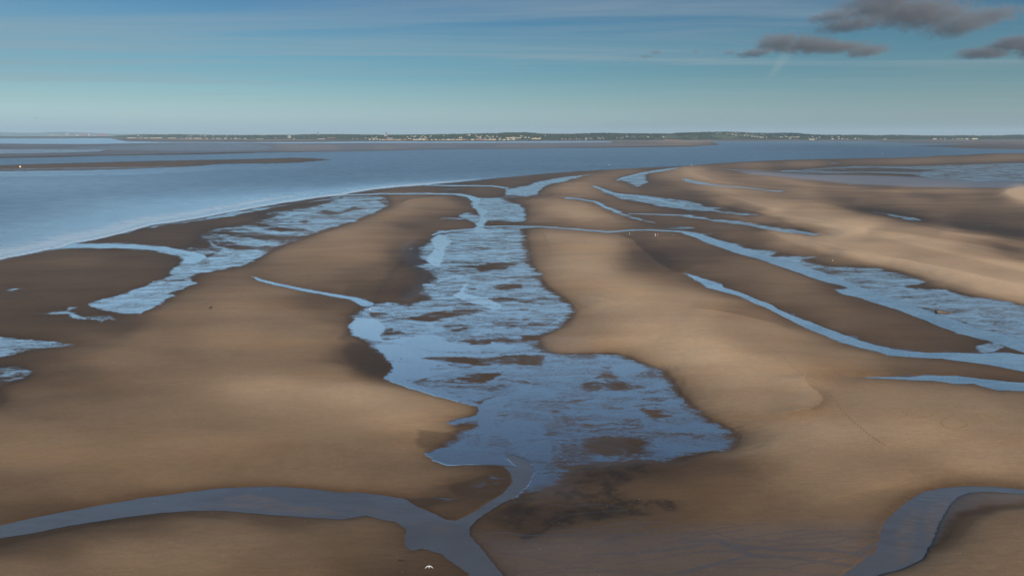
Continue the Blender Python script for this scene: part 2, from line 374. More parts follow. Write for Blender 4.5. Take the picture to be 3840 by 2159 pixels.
# bare sand standing out of the water or the film: (outline, softness)
DRY = [
    (T("P -1500 500 0 482 400 468 900 455 1400 442 1900 432 2576 418 Q 200 411 400 408 540 410 660 416 770 428 700 432 560 447 400 458 200 464 0 466 P 2300 470 2150 475 2000 492 1750 503 1300 523 900 532 400 538 0 543 -1500 560"), 4),
    (T("E 490 112 700 100 900 101 1100 80 1275 84 1240 150 1050 152 800 140 600 125"), 12),
    (T("E 720 215 850 192 1010 190 930 232 880 252 760 240"), 12),
    (T("E 1470 272 1560 230 1600 160 1660 150 1690 200 1740 240 1860 280 1700 312 1540 312"), 26),
    (T("E 1580 590 1700 580 1860 600 1900 640 1760 700 1600 690 1500 640"), 40),
    (T("E 1820 400 1960 420 2030 460 1920 470"), 20),
    (T("B 505 1275 650 1240 800 1214 1000 1198 1090 1226 950 1256 850 1272 640 1306"), 10),
    (T("B 1120 1045 1240 1018 1355 1014 1345 1046 1200 1060"), 10),
    (T("B 965 885 1150 854 1335 864 1230 902 1060 917"), 12),
    (T("B 285 1365 400 1345 475 1382 340 1397"), 10), (T("B 215 1242 290 1230 335 1250 250 1264"), 10),
    (T("B 740 1330 900 1320 1005 1347 850 1372 770 1352"), 14),
    (T("B 880 1440 1130 1438 1150 1462 980 1470"), 8),
    (T("A 2030 590 2140 590 2290 600 2380 625 2250 628 2100 612"), 8), (T("A 1960 490 2080 478 2160 490 2060 510 1990 518"), 8),
    (T("A 2360 480 2450 465 2574 470 B 100 432 180 450 60 465 A 2574 488 2450 492"), 9), (T("A 2220 545 2300 530 2360 545 2300 560"), 9),
    (T("A 1680 735 1850 725 2080 742 1900 752 1700 752"), 7), (T("A 1500 690 1570 700 1600 730 1500 740 1380 735"), 7),
    (T("C 1680 1040 1760 1015 1900 1020 1960 1042 1800 1052"), 16),
    (T("C 940 158 1300 140 1800 150 1900 160 1500 165 1100 168"), 6), (T("X 980 520 1300 515 1700 530 1500 552 1150 545"), 5),
    # the low islet on the left with its dark foot
    (T("P 1230 246 1500 230 1900 222 2576 224 Q 200 226 460 238 300 245 0 244 P 2576 245 1700 246"), 3),
]
# how dry and pale the sand is: x y value in the 2575 px overview
DRYNESS = """600 850 55 600 780 50 850 850 52 300 900 46 100 1000 30 60 900 18 900 1000 70 1000 1060 66 700 1000 62 500 1100 48 100 1150 50 400 1180 46 800 1180 42 1000 1180 36 200 1230 42 60 1250 36 1040 1130 40
100 1280 18 20 1385 8 150 1355 12 320 1318 20 300 1400 50 600 1350 44 700 1430 40 950 1400 28 50 1440 45 480 1420 50 1040 1430 12 900 1320 34 700 1310 20
150 700 18 300 680 16 100 780 10 200 660 24 400 640 15 60 830 12 300 830 14 400 600 14 500 575 12 700 540 16 440 660 12 250 740 15 550 690 30 480 780 40 380 850 40 250 870 28 150 950 26
850 600 46 1000 530 42 900 640 50 750 680 38 1000 600 42 1040 560 24 950 690 30 1000 725 12 700 720 45 640 690 36 800 760 22 1100 520 30 1150 490 16 880 560 40 780 610 38 1060 650 22 870 880 20 900 900 6 940 930 4 700 800 44 830 800 30 800 880 46 830 945 50 740 860 50 780 830 46 680 900 50 840 850 34
1400 600 55 1450 680 66 1550 760 72 1480 830 56 1350 620 40 1600 860 76 1750 900 78 1700 800 60 1850 960 72 1900 1020 60 1750 1040 52 1950 1100 64 1880 1100 40 2100 1100 70 2300 1100 76 2450 1150 72 2000 1180 50 1800 1200 26 1650 1190 14 1500 1190 8 1400 1210 8 2100 1250 46 1700 1260 22 2250 1200 52 2500 1040 62 2060 1010 48 2040 980 58 1950 960 66 2120 960 40 2200 990 56 1500 620 60 1540 900 60 1650 1000 46
1850 720 28 2000 800 26 2200 850 22 1700 640 16 1640 665 12 1720 690 28 1760 640 20 2350 850 18 2300 930 26 2100 900 44 2500 950 22 2400 1010 52 1620 600 26 1900 830 50 1900 790 40 2450 880 16 1750 770 60 1950 870 50 2540 1030 40 2560 1120 60
2400 680 76 2550 740 84 2200 640 74 2100 595 82 1900 540 70 2350 620 64 2500 690 68 2150 578 84 1800 470 60 1750 445 62 2000 500 54 2450 640 46 2300 560 36 2200 520 34 2450 560 16 2500 500 28 2300 490 42 2565 487 95 2100 480 30 2000 455 44 1900 450 50 2100 670 46 2000 610 46 2150 720 22 2250 760 20 2020 560 50 1800 585 30 2300 590 60 2050 545 66 2540 620 14 2400 500 34 1950 480 50 2550 560 20 1850 500 56
1450 540 55 1400 530 52 1450 470 55 1600 440 50 1550 490 46 1600 520 34 1750 520 16 1900 600 26 1800 610 28 1650 588 34 1650 470 24 2000 650 46 1700 430 56 1750 425 66 1550 440 48 1350 455 22 1250 490 22 1150 470 18 1200 478 30 1350 500 30 1700 560 30 1400 560 36 1330 530 30 1250 480 26 1500 570 50 1720 495 20 1850 440 40
2300 400 50 2000 410 50 1900 415 54 2500 395 48 2300 440 20 2000 435 28 2200 470 22 2500 470 14 1800 430 50
2500 1400 52 2450 1330 44 2350 1410 50 1700 1400 26 1400 1400 26 1300 1320 10 1600 1300 20 1900 1300 32 2000 1350 30 2150 1300 34 2250 1350 26 1350 1300 4 1450 1280 6 1550 1270 10 2400 1270 10 2330 1330 16 2570 1290 40
0 410 30 400 408 28 700 403 34 1000 370 50 800 380 40 400 390 34 0 395 34 1300 365 34 1600 366 34 2500 358 22 200 370 18 500 372 18 1100 362 40 1200 358 24 2300 356 20 0 360 12 700 350 45 500 352 45 900 356 20"""
DP = np.array(list(map(float, DRYNESS.split()))).reshape(-1, 3); DP[:, :2] *= 1.4913; DP[:, 2] /= 100
DP[:, 2] *= np.interp(DP[:, 1], [1500, 1900, 2159], [1.0, 0.86, 0.78])  # near samples lowered: vignette darkening put into the sand tone, not damper sand

_tab = np.random.RandomState(5).rand(256, 256)


def vnoise(x, y):
    xi = np.floor(x).astype(int); yi = np.floor(y).astype(int)
    fx = x - xi; fy = y - yi
    fx = fx * fx * (3 - 2 * fx); fy = fy * fy * (3 - 2 * fy)
    a, b, c, d = xi & 255, (xi + 1) & 255, yi & 255, (yi + 1) & 255
    return (_tab[a, c] * (1 - fx) + _tab[b, c] * fx) * (1 - fy) + (_tab[a, d] * (1 - fx) + _tab[b, d] * fx) * fy


def fbm(x, y, o=4, g=0.5):
    s = 0; am = 1; t = 0
    for i in range(o):
        s = s + am * vnoise(x * 2 ** i + 17.3 * i, y * 2 ** i + 9.1 * i); t += am; am *= g
    return s / t


def sstep(a, b, x):
    t = np.clip((x - a) / (b - a), 0, 1); return t * t * (3 - 2 * t)


KY = 3.0            # heights count three times in the distance measure: shapes lie foreshortened


def poly_sd(P, qx, qy, reach):
    """signed distance to an outline, positive inside; -reach where far away"""
    out = np.full(qx.shape, -float(reach))
    px_, py_ = P[:, 0], P[:, 1] * KY
    y = qy * KY
    sel = (qx > px_.min() - reach) & (qx < px_.max() + reach) & (y > py_.min() - reach) & (y < py_.max() + reach)
    ix = np.nonzero(sel)
    X, Y = qx[ix], y[ix]
    d2 = np.full(X.shape, 1e18); ins = np.zeros(X.shape, bool)
    n = len(P)
    for i in range(n):
        ax, ay = px_[i], py_[i]; bx, by = px_[(i + 1) % n], py_[(i + 1) % n]
        ex, ey = bx - ax, by - ay; L = ex * ex + ey * ey + 1e-9
        t = np.clip(((X - ax) * ex + (Y - ay) * ey) / L, 0, 1)
        d2 = np.minimum(d2, (X - ax - t * ex) ** 2 + (Y - ay - t * ey) ** 2)
        if ay != by:
            ins ^= ((ay > Y) != (by > Y)) & (X < ex * (Y - ay) / (by - ay) + ax)
    d = np.sqrt(d2); out[ix] = np.clip(np.where(ins, d, -d), -reach, None)
    return out


def run_sd(P, wd, qx, qy, reach):
    out = np.full(qx.shape, -float(reach)); y = qy * KY
    for i in range(len(P) - 1):
        ax, ay, bx, by = P[i, 0], P[i, 1] * KY, P[i + 1, 0], P[i + 1, 1] * KY
        sel = (qx > min(ax, bx) - reach) & (qx < max(ax, bx) + reach) & (y > min(ay, by) - reach) & (y < max(ay, by) + reach)
        ix = np.nonzero(sel); X, Y = qx[ix], y[ix]
        ex, ey = bx - ax, by - ay; L = ex * ex + ey * ey + 1e-9
        t = np.clip(((X - ax) * ex + (Y - ay) * ey) / L, 0, 1)
        d = np.sqrt((X - ax - t * ex) ** 2 + (Y - ay - t * ey) ** 2)
        out[ix] = np.maximum(out[ix], wd[i] * (1 - t) + wd[i + 1] * t - d)
    return out


# the sheet is denser close to where the camera stands and coarser far off, as the detail needs it
sx1 = np.concatenate([np.linspace(-1500, -60, 150), np.arange(-50, 3895, 4.2), np.linspace(3900, 5340, 150)])
sy1 = np.concatenate([np.arange(514, 560, 0.7), np.arange(560, 900, 1.35), np.arange(900, 2200, 2.3), np.arange(2205, 3000, 16)])
SX, SY = np.meshgrid(sx1, sy1)
cxx = (SX - 1920) / F; cyy = -(SY - 1079.5) / F
ddy = math.cos(PITCH) + cyy * math.sin(PITCH); ddz = -math.sin(PITCH) + cyy * math.cos(PITCH)
tt = -H / ddz
WX, WY = cxx * tt, ddy * tt
# shorelines wander a little and fray into tongues
near = np.clip((SY - 505) / 700, 0.03, 1.4)
QX = SX + (fbm(SX / 40, SY / (2 + 5 * near), 3) - 0.5) * 26 * (0.3 + near)
QY = SY + (fbm(WX / 7 + 40, WY / 12 + 7, 4) - 0.5) * 16 * near

REACH = 150
water = np.full(SX.shape, -float(REACH)); silt = np.zeros(SX.shape); calm = np.zeros(SX.shape); sea = None
wq = lambda a, k: (SX + (QX - SX) * k, SY + (QY - SY) * k)
for i, (P, sl, ca) in enumerate(WATER):
    k = 0.35
    d = poly_sd(P, *wq(0, k), REACH)
    if i == 0: sea = poly_sd(P, *wq(0, k), 900)
    wgt = sstep(-45, -4, d)
    silt = silt * (1 - wgt) + sl * wgt; calm = calm * (1 - wgt) + ca * wgt
    water = np.maximum(water, d)
for s, sl in RUNS:
    pts = []; wd = []; t = TILE['S']; buf = []
    for k in s.split():
        if k in TILE: t = TILE[k]; continue
        buf.append(float(k))
        if len(buf) == 3:
            pts.append((t[0] + buf[0] * t[2], t[1] + buf[1] * t[2])); wd.append(buf[2] * t[2] * 2.2); buf = []
    d = run_sd(np.array(pts), wd, *wq(0, 0.25), REACH)
    wgt = sstep(-12, 4, d)
    silt = silt * (1 - wgt) + sl * wgt; calm = calm * (1 - wgt) + (0.95 if sl < 0.25 else 0.35) * wgt
    water = np.maximum(water, d)
film = np.zeros(SX.shape); wet = water.copy()
for P, cov, soft in FILM:
    d = poly_sd(P, QX, QY, REACH)
    film = np.maximum(film, cov * sstep(-soft * 1.4, soft * 2.0, d))
    wet = np.maximum(wet, d)
bare = np.zeros(SX.shape); stream = np.zeros(SX.shape)
for P, a_, soft in STREAM:
    d = poly_sd(P, *wq(0, 0.6), REACH)
    stream = np.maximum(stream, a_ * sstep(-soft, soft, d)); film = np.maximum(film, 0.98 * sstep(-soft - 8, soft * .6, d)); wet = np.maximum(wet, d)
vein = np.zeros(SX.shape)
_vr = np.random.RandomState(21)
for k in range(26):           # more veins of the same braided fan, wandering between its edges
    x_, y_ = _vr.uniform(1750, 3150), _vr.uniform(1985, 2175); dx_ = 34.0; pts_ = []
    ang = _vr.uniform(-.25, .1)
    for q_ in range(int(_vr.uniform(8, 26))):
        pts_.append(f'{x_:.0f} {y_:.0f} {_vr.uniform(1.2, 3.2):.1f}'); ang = ang * .8 + _vr.uniform(-.12, .12); x_ += dx_; y_ += dx_ * (ang - .02)
        if x_ > 3330: break
    VEINS.append(('S ' + ' '.join(pts_), 0.5))
for s, sl in VEINS:
    pts = []; wd = []; t = TILE['S']; buf = []
    for k in s.split():
        if k in TILE: t = TILE[k]; continue
        buf.append(float(k))
        if len(buf) == 3:
            pts.append((t[0] + buf[0] * t[2], t[1] + buf[1] * t[2])); wd.append(buf[2] * t[2] * 2.4); buf = []
    d = run_sd(np.array(pts), wd, *wq(0, 0.5), 60)
    vein = np.maximum(vein, (0.3 if sl == 0.3 else 0.9 if sl != 0.5 else 0.6) * sstep(-9, 5, d))
for i, (P, soft) in enumerate(DRY):
    d = poly_sd(P, QX, QY, 90)
    b = sstep(-soft, soft, d)
    bare = np.maximum(bare, b)
    water = np.minimum(water, np.where(d > -60, np.maximum(-d, -40.0), 1e9))
    if i in (0, len(DRY) - 1): wet = np.minimum(wet, np.where(d > -60, -d, 1e9)); sea = np.minimum(sea, np.where(d > -60, -d, 1e9))
film = film * (1 - bare * 0.5)
film = np.maximum(film, 0.58 * np.exp(-np.clip(-water, 0, None) / 15.0) * (water < 0) * sstep(560, 640, SY) * sstep(0.5, 0.2, silt))
_bar = poly_sd(FILM[-7][0], QX, QY, REACH)      # wet streaks along the near bar
film = np.maximum(film, 0.5 * sstep(-6, 8, _bar))

def blur(a, k):
    for ax in (0, 1):
        for _ in range(2):
            p = np.concatenate([np.repeat(np.take(a, [0], ax), k + 1, ax), a, np.repeat(np.take(a, [-1], ax), k, ax)], ax)
            c = np.cumsum(p, ax); n = a.shape[ax]
            a = (np.take(c, range(2 * k + 1, 2 * k + 1 + n), ax) - np.take(c, range(n), ax)) / (2 * k + 1)
    return a


# dryness: smooth blend of the samples, then darker towards every wet edge
num = np.zeros(SX.shape); den = np.zeros(SX.shape) + 1e-9
for x, y, v in DP:
    s = 30 + 0.10 * max(0, y - 505)
    e = ((SX - x) / (s * 2.0)) ** 2 + ((SY - y) / (s * 0.75)) ** 2
    wgt = 1 / (0.15 + e) ** 2
    num += wgt * v; den += wgt
dry = num / den
edge = np.clip(-blur(np.maximum(wet, -REACH), 7), 0, None)
edgy = 1 - 0.55 * np.exp(-edge / 42.0) - 0.25 * np.exp(-edge / 9.0)
dry_s = dry * edgy
strk = fbm(WX / 60 + 3, WY / 16, 4) - 0.5
dry_s = np.clip(dry_s + strk * 0.22 * (0.3 + dry_s), 0, 1)
for s_, amt, soft in [("C 0 120 0 200 120 262 300 330 450 400 600 455 700 486 770 491 785 475 740 450 640 420 500 370 380 310 220 250 100 180", .05, 14),
    ("C 560 470 760 530 900 560 1000 582 1150 612 1280 646 1380 664 1402 645 1370 615 1250 590 1100 565 950 530 800 508 700 480", .13, 12),
    ("C 600 600 760 682 900 742 1100 802 1300 842 1500 882 1700 927 1900 990 2200 1072 2700 1200 2700 1085 2300 990 2000 930 1700 860 1400 800 1150 740 950 680 780 610", .13, 14),
    ("C 1500 690 1800 762 2100 832 2400 902 2700 985 2700 890 2300 790 2000 722 1700 670", .12, 12), ("C 2000 650 2300 702 2700 790 2700 725 2350 662", .10, 10),
    ("C 2430 308 2700 308 2700 400 2574 362 2500 335", .30, 6), ("C 300 425 560 476 800 560 1060 652 900 640 700 600 500 540", -.12, 10), ("C 1000 400 1500 452 2000 545 2700 640 2700 690 2200 620 1700 540 1300 470", -.09, 18),
    ("B 1395 400 1430 375 1600 372 1800 392 1930 440 2050 520 2100 560 1900 572 1600 560 1400 555", .07, 14), ("B 1480 340 1560 272 1700 250 1850 250 1960 300 2000 345 1900 360 1600 362", .07, 12)]:
    dry_s = np.clip(dry_s + amt * sstep(-soft, soft, poly_sd(T(s_), QX * .5 + SX * .5, SY, 120)), 0, 1)
gloss = np.zeros(SX.shape)
for P, gv, soft in [
    (T("E 830 1190 1100 1230 1500 1190 2109 1180 F 400 1150 800 1140 1240 1120 1200 1300 1200 1600 -1000 1700 E 1000 1448 900 1330"), 0.55, 130),
    (T("F 1480 1010 1600 960 1760 930 2109 950 2109 1010 1850 1010 1700 1060 1620 1180 1500 1310 1330 1390 1310 1280 1370 1110"), 0.6, 30),
    (T("C 400 160 1000 190 1500 200 2574 240 2574 298 1800 292 1300 270 800 220 500 190"), 0.8, 14),
    (T("B 1500 1400 1900 1448 F -300 700 0 740 E 1500 800 1440 860 1500 1000 1100 1000 1250 900"), 0.3, 40),
    (T("B 470 700 560 690 660 980 640 1100 540 1160 440 1140 600 950 420 800"), 0.25, 30),
    (T("P -800 215 2576 250 Q 2576 250 U 2000 275 0 320 Q 0 350 P 0 400 -800 410"), 0.5, 6),
    (T("U 0 230 2576 235 X 0 225 2576 222 S 5300 522 5300 570 X 2576 310 1400 290 0 250 U 0 258"), 0.3, 5),
]:
    gloss = np.maximum(gloss, gv * sstep(-soft, soft, poly_sd(P, QX, QY, REACH)))
mud = 0.95 * sstep(-20, 30, poly_sd(T("E 1450 780 1620 770 1900 760 2000 800 1850 850 1700 900 1800 960 2109 1000 2109 1060 1700 1090 1400 1150 1120 1220 1050 1150 900 1080 1080 985 1300 930 1400 860"), QX, QY, REACH)) * np.clip(3.0 * (fbm(WX / 2.6, WY / 2.2, 6, .66) - .36), 0.2, .9)
mud = np.maximum(mud, 0.5 * sstep(-25, 25, poly_sd(T("B 520 720 600 690 620 800 640 1000 560 1120 420 1120 600 960 480 840 D 2100 0 E 80 0 200 60 320 150 250 240 100 190 0 60"), QX, QY, REACH)))
mud = np.maximum(mud, 0.45 * sstep(-15, 15, poly_sd(T("E 470 560 640 560 720 540 640 640 520 690 470 640"), QX, QY, REACH)))
mud = np.maximum(mud, 0.9 * sstep(-2.0, 1.0, poly_sd(T("P 1230 250 1500 242 2576 242 Q 400 246 1200 245 1200 249 P 2576 250 1500 251"), SX, SY, 20)))
mud = np.maximum(mud, 0.6 * sstep(-4.0, 3.0, poly_sd(T("X 1380 293 1700 284 2100 279 2576 279 S 5300 540 5300 552 X 2576 300 2100 297 1700 299"), SX, SY, 40)))

# heights: banks rise where the sand is dry, channels lie below the water
rise = num / den
rel = np.clip(np.clip(-wet, 0, None) / (20 + 130 * near), 0, 1); rel = rel * rel * (3 - 2 * rel)
lift = blur(1.9 * rise * rel, 22)
Z = 0.035 + 0.08 * (1 - np.exp(-np.clip(-wet, 0, None) / 14)) + lift * (1 - np.exp(-np.clip(-wet, 0, None) / 40))
Z += (fbm(WX / 23, WY / 23, 3) - 0.5) * 0.10 * rel
# the little scarp of a slumped bank on the right, and the cut bank of the lower right stream
scarp = T("F 790 215 755 235 745 270 770 310 820 340 850 370 860 395 835 425 780 448 700 465 600 480 520 492")
sdp = np.full(SX.shape, 1e9); side = np.zeros(SX.shape)
for i in range(len(scarp) - 1):
    ax, ay = scarp[i]; bx, by = scarp[i + 1]
    t = np.clip(((SX - ax) * (bx - ax) + (SY - ay) * (by - ay) * KY * KY) / ((bx - ax) ** 2 + ((by - ay) * KY) ** 2), 0, 1)
    d = np.hypot(SX - ax - t * (bx - ax), (SY - ay - t * (by - ay)) * KY)
    s = np.sign((bx - ax) * (SY - ay) - (by - ay) * (SX - ax))
    side = np.where(d < sdp, s, side); sdp = np.minimum(sdp, d)
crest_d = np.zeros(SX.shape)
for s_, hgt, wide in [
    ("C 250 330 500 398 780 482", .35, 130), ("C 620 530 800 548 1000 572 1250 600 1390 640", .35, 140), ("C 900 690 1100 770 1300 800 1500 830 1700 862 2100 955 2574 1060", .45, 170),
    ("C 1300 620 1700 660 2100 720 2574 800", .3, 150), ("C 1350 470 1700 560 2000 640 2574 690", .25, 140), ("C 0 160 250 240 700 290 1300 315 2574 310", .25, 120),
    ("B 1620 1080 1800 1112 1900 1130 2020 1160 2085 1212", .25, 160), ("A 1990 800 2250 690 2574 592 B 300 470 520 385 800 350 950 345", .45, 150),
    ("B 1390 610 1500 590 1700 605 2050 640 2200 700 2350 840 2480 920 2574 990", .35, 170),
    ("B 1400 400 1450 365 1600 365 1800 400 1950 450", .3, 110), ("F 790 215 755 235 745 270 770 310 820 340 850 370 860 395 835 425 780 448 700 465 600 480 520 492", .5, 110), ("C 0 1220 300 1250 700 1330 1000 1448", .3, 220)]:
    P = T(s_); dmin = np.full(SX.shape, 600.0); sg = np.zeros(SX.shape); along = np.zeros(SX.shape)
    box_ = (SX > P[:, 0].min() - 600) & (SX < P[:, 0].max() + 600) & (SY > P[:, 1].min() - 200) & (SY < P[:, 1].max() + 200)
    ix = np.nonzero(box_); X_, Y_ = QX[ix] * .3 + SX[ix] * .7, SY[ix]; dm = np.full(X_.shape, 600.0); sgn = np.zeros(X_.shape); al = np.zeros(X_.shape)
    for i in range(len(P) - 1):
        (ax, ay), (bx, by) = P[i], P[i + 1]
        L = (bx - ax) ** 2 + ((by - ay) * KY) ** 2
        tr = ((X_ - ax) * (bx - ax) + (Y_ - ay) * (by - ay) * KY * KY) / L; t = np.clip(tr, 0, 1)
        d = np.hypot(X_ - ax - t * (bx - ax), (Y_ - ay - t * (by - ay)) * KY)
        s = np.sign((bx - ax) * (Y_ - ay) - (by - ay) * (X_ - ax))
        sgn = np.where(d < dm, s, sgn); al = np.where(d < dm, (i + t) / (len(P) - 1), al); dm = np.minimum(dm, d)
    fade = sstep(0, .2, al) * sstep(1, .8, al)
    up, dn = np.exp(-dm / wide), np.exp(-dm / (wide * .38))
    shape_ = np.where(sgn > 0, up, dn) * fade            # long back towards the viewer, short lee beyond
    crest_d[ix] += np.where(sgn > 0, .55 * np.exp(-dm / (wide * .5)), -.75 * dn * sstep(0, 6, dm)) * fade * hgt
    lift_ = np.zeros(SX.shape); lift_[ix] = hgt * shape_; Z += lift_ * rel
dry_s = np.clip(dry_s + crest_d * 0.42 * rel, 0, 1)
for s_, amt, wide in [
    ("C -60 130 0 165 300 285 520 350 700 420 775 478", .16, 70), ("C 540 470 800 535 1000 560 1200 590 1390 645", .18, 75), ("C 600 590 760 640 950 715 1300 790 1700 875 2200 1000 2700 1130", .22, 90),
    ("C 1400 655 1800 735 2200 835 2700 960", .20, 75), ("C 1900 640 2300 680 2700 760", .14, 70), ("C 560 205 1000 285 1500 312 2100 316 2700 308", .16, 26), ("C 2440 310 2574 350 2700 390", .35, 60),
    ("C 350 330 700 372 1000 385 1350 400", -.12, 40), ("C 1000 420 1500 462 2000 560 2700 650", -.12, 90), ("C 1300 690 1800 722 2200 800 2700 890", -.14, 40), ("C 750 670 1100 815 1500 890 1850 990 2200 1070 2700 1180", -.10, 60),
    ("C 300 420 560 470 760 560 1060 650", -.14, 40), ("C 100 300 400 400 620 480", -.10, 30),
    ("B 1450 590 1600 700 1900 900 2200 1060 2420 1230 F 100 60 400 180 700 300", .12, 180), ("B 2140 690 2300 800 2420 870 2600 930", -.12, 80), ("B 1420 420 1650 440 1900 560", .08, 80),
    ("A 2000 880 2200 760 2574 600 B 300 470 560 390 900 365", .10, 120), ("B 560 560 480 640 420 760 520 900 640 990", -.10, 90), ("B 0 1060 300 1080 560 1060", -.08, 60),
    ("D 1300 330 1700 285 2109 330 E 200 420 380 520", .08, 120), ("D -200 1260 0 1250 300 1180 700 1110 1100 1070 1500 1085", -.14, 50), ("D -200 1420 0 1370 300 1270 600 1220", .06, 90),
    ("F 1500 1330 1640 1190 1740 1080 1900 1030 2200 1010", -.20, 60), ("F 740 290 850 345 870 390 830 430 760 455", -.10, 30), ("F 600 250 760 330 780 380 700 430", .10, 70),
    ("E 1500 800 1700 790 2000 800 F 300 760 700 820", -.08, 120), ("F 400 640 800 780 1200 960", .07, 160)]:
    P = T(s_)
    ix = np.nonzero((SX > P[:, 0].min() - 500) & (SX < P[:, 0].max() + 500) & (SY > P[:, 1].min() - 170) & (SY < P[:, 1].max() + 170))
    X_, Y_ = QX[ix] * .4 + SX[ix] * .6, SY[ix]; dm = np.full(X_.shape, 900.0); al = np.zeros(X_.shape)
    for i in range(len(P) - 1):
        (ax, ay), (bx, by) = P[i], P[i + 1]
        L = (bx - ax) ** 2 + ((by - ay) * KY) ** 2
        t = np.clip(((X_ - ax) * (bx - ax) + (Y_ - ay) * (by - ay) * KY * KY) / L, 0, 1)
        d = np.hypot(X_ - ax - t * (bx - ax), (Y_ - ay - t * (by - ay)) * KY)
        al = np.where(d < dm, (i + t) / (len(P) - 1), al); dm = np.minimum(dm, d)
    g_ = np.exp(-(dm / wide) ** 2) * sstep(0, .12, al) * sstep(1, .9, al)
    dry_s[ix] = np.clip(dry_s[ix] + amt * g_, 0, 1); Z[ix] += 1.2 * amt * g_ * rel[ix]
Z = np.where(water > 0, -np.minimum(0.45, 0.012 + 0.010 * water), Z)
Z = np.where((water <= 0) & (water > -6), 0.035 * (-water / 6) + 0.004, Z)

# near the sea's edge the water lies calm and carries pale wash
shore = np.exp(-np.clip(sea, 0, None) / (50 + 190 * sstep(1500, 100, SX))) * (sea > 0) * sstep(-700, 200, -SX + 1500) * sstep(600, 760, SY)
calm = np.maximum(calm, np.clip(shore * 1.1, 0, 0.9))
bar = np.zeros(SX.shape)
for P, a_, soft in [(T("F 1350 1120 1430 1030 1460 1080 1420 1230 1390 1360 1322 1380 1305 1280 1325 1180"), .85, 24), (T("F 1480 1120 1560 1010 1650 960 1760 940 1640 1050 1580 1180 1520 1240"), .7, 30),
                    (T("D 1230 1030 1420 965 1550 945 1650 955 1800 1000 2000 1025 2109 1060 1900 1060 1700 1040 1500 1030"), .75, 24), (T("E 450 1120 640 1130 720 1180 560 1190"), .4, 40), (T("E 0 1000 200 1030 380 1080 200 1060"), .5, 24)]:
    bar = np.maximum(bar, a_ * sstep(-soft, soft, poly_sd(P, QX, QY, REACH)))
foam = np.where(sea > 0, np.exp(-np.abs(sea - 60) / (34 + 150 * sstep(1300, 0, SX))), 0) * 0.92 * sstep(640, 760, SY) * sstep(1750, 1200, SX)
foam = np.maximum(foam, np.where(sea > 0, 1.5 * np.exp(-np.abs(sea - 12) / 13), 0) * sstep(600, 680, SY) * sstep(2150, 1500, SX))


def grid_obj(name, X, Y, Zv, keep, attrs, m, kind):
    r, c = X.shape
    ids = np.arange(r * c).reshape(r, c)
    q = np.stack([ids[1:, :-1], ids[1:, 1:], ids[:-1, 1:], ids[:-1, :-1]], -1).reshape(-1, 4)
    if keep is not None:
        k = keep[1:, :-1] | keep[1:, 1:] | keep[:-1, 1:] | keep[:-1, :-1]
        q = q[k.reshape(-1)]
    used = np.unique(q); new = np.zeros(r * c, int); new[used] = np.arange(len(used)); q = new[q]
    co = np.stack([X, Y, Zv], -1).reshape(-1, 3)[used].astype(np.float32)
    me = bpy.data.meshes.new(name)
    me.vertices.add(len(co)); me.vertices.foreach_set('co', co.ravel())
    me.loops.add(q.size); me.loops.foreach_set('vertex_index', q.ravel().astype(np.int32))
    me.polygons.add(len(q)); me.polygons.foreach_set('loop_start', np.arange(0, q.size, 4, dtype=np.int32))
    me.update(calc_edges=True); me.validate()
    me.polygons.foreach_set('use_smooth', np.ones(len(me.polygons), bool))
    for an, av in attrs.items():
        a = me.attributes.new(an, 'FLOAT', 'POINT')
        a.data.foreach_set('value', av.reshape(-1)[used].astype(np.float32))
    me.materials.append(m)
    o = bpy.data.objects.new(name, me); COL.objects.link(o); o['kind'] = kind
    return o


# sand: dry to saturated, with broken films of standing water where it lies lowest
sand_m = bpy.data.materials.new('sand'); sand_m.use_nodes = True
t = NT(sand_m.node_tree)
pos = t.n('ShaderNodeNewGeometry').outputs['Position']
dr = t.attr('dry'); fl = t.attr('film'); mu = t.attr('mud'); gl = t.attr('gloss')
grain = t.noise(pos, 2.3, 5, 0.75)
wind = t.noise(t.scaled(pos, 0.05, 0.14, 0.3, rot=(0, 0, R(8))), 1.0, 5, 0.6)
broad = t.noise(t.scaled(pos, 0.012, 0.03, 0.03), 1.0, 4, 0.55)
drn = t.m('ADD', dr, t.m('MULTIPLY', t.m('SUBTRACT', wind, 0.5), 0.16))
drn = t.m('ADD', drn, t.m('MULTIPLY', t.m('SUBTRACT', broad, 0.5), 0.14), clamp=True)
SAND = [(0.0, (0.058, 0.036, 0.021)), (0.2, (0.124, 0.078, 0.044)), (0.5, (0.306, 0.200, 0.114)), (1.0, (0.61, 0.415, 0.25))]
base = t.ramp(drn, SAND)
warm = t.ss(t.noise(t.scaled(pos, 0.02, 0.05, 0.05, (5, 2, 0)), 1.0, 3, 0.5), 0.45, 0.72)
base = t.mix(t.m('MULTIPLY', warm, 0.35), base, (1.12, 0.95, 0.72), 'MULTIPLY')
base = t.mix(t.m('MULTIPLY', mu, 0.85), base, (0.020, 0.015, 0.013))
base = t.mix(t.m('MULTIPLY', gl, 0.35), base, (0.115, 0.090, 0.082))
vn = t.attr('vein')
base = t.mix(t.m('MULTIPLY', vn, 0.62), base, (0.052, 0.052, 0.062))
gl = t.m('MAXIMUM', gl, t.m('MULTIPLY', vn, 0.8))
rpl = t.noise(t.scaled(pos, 0.45, 0.8, 0.5, rot=(0, 0, R(6))), 1.0, 7, 0.78, 0.3)
base = t.mix(1.0, base, t.ramp(rpl, [(0.25, (0.88, 0.88, 0.88)), (0.75, (1.12, 1.12, 1.12))]), 'MULTIPLY')
base = t.mix(1.0, base, t.ramp(grain, [(0.2, (0.86, 0.86, 0.86)), (0.8, (1.14, 1.14, 1.14))]), 'MULTIPLY')
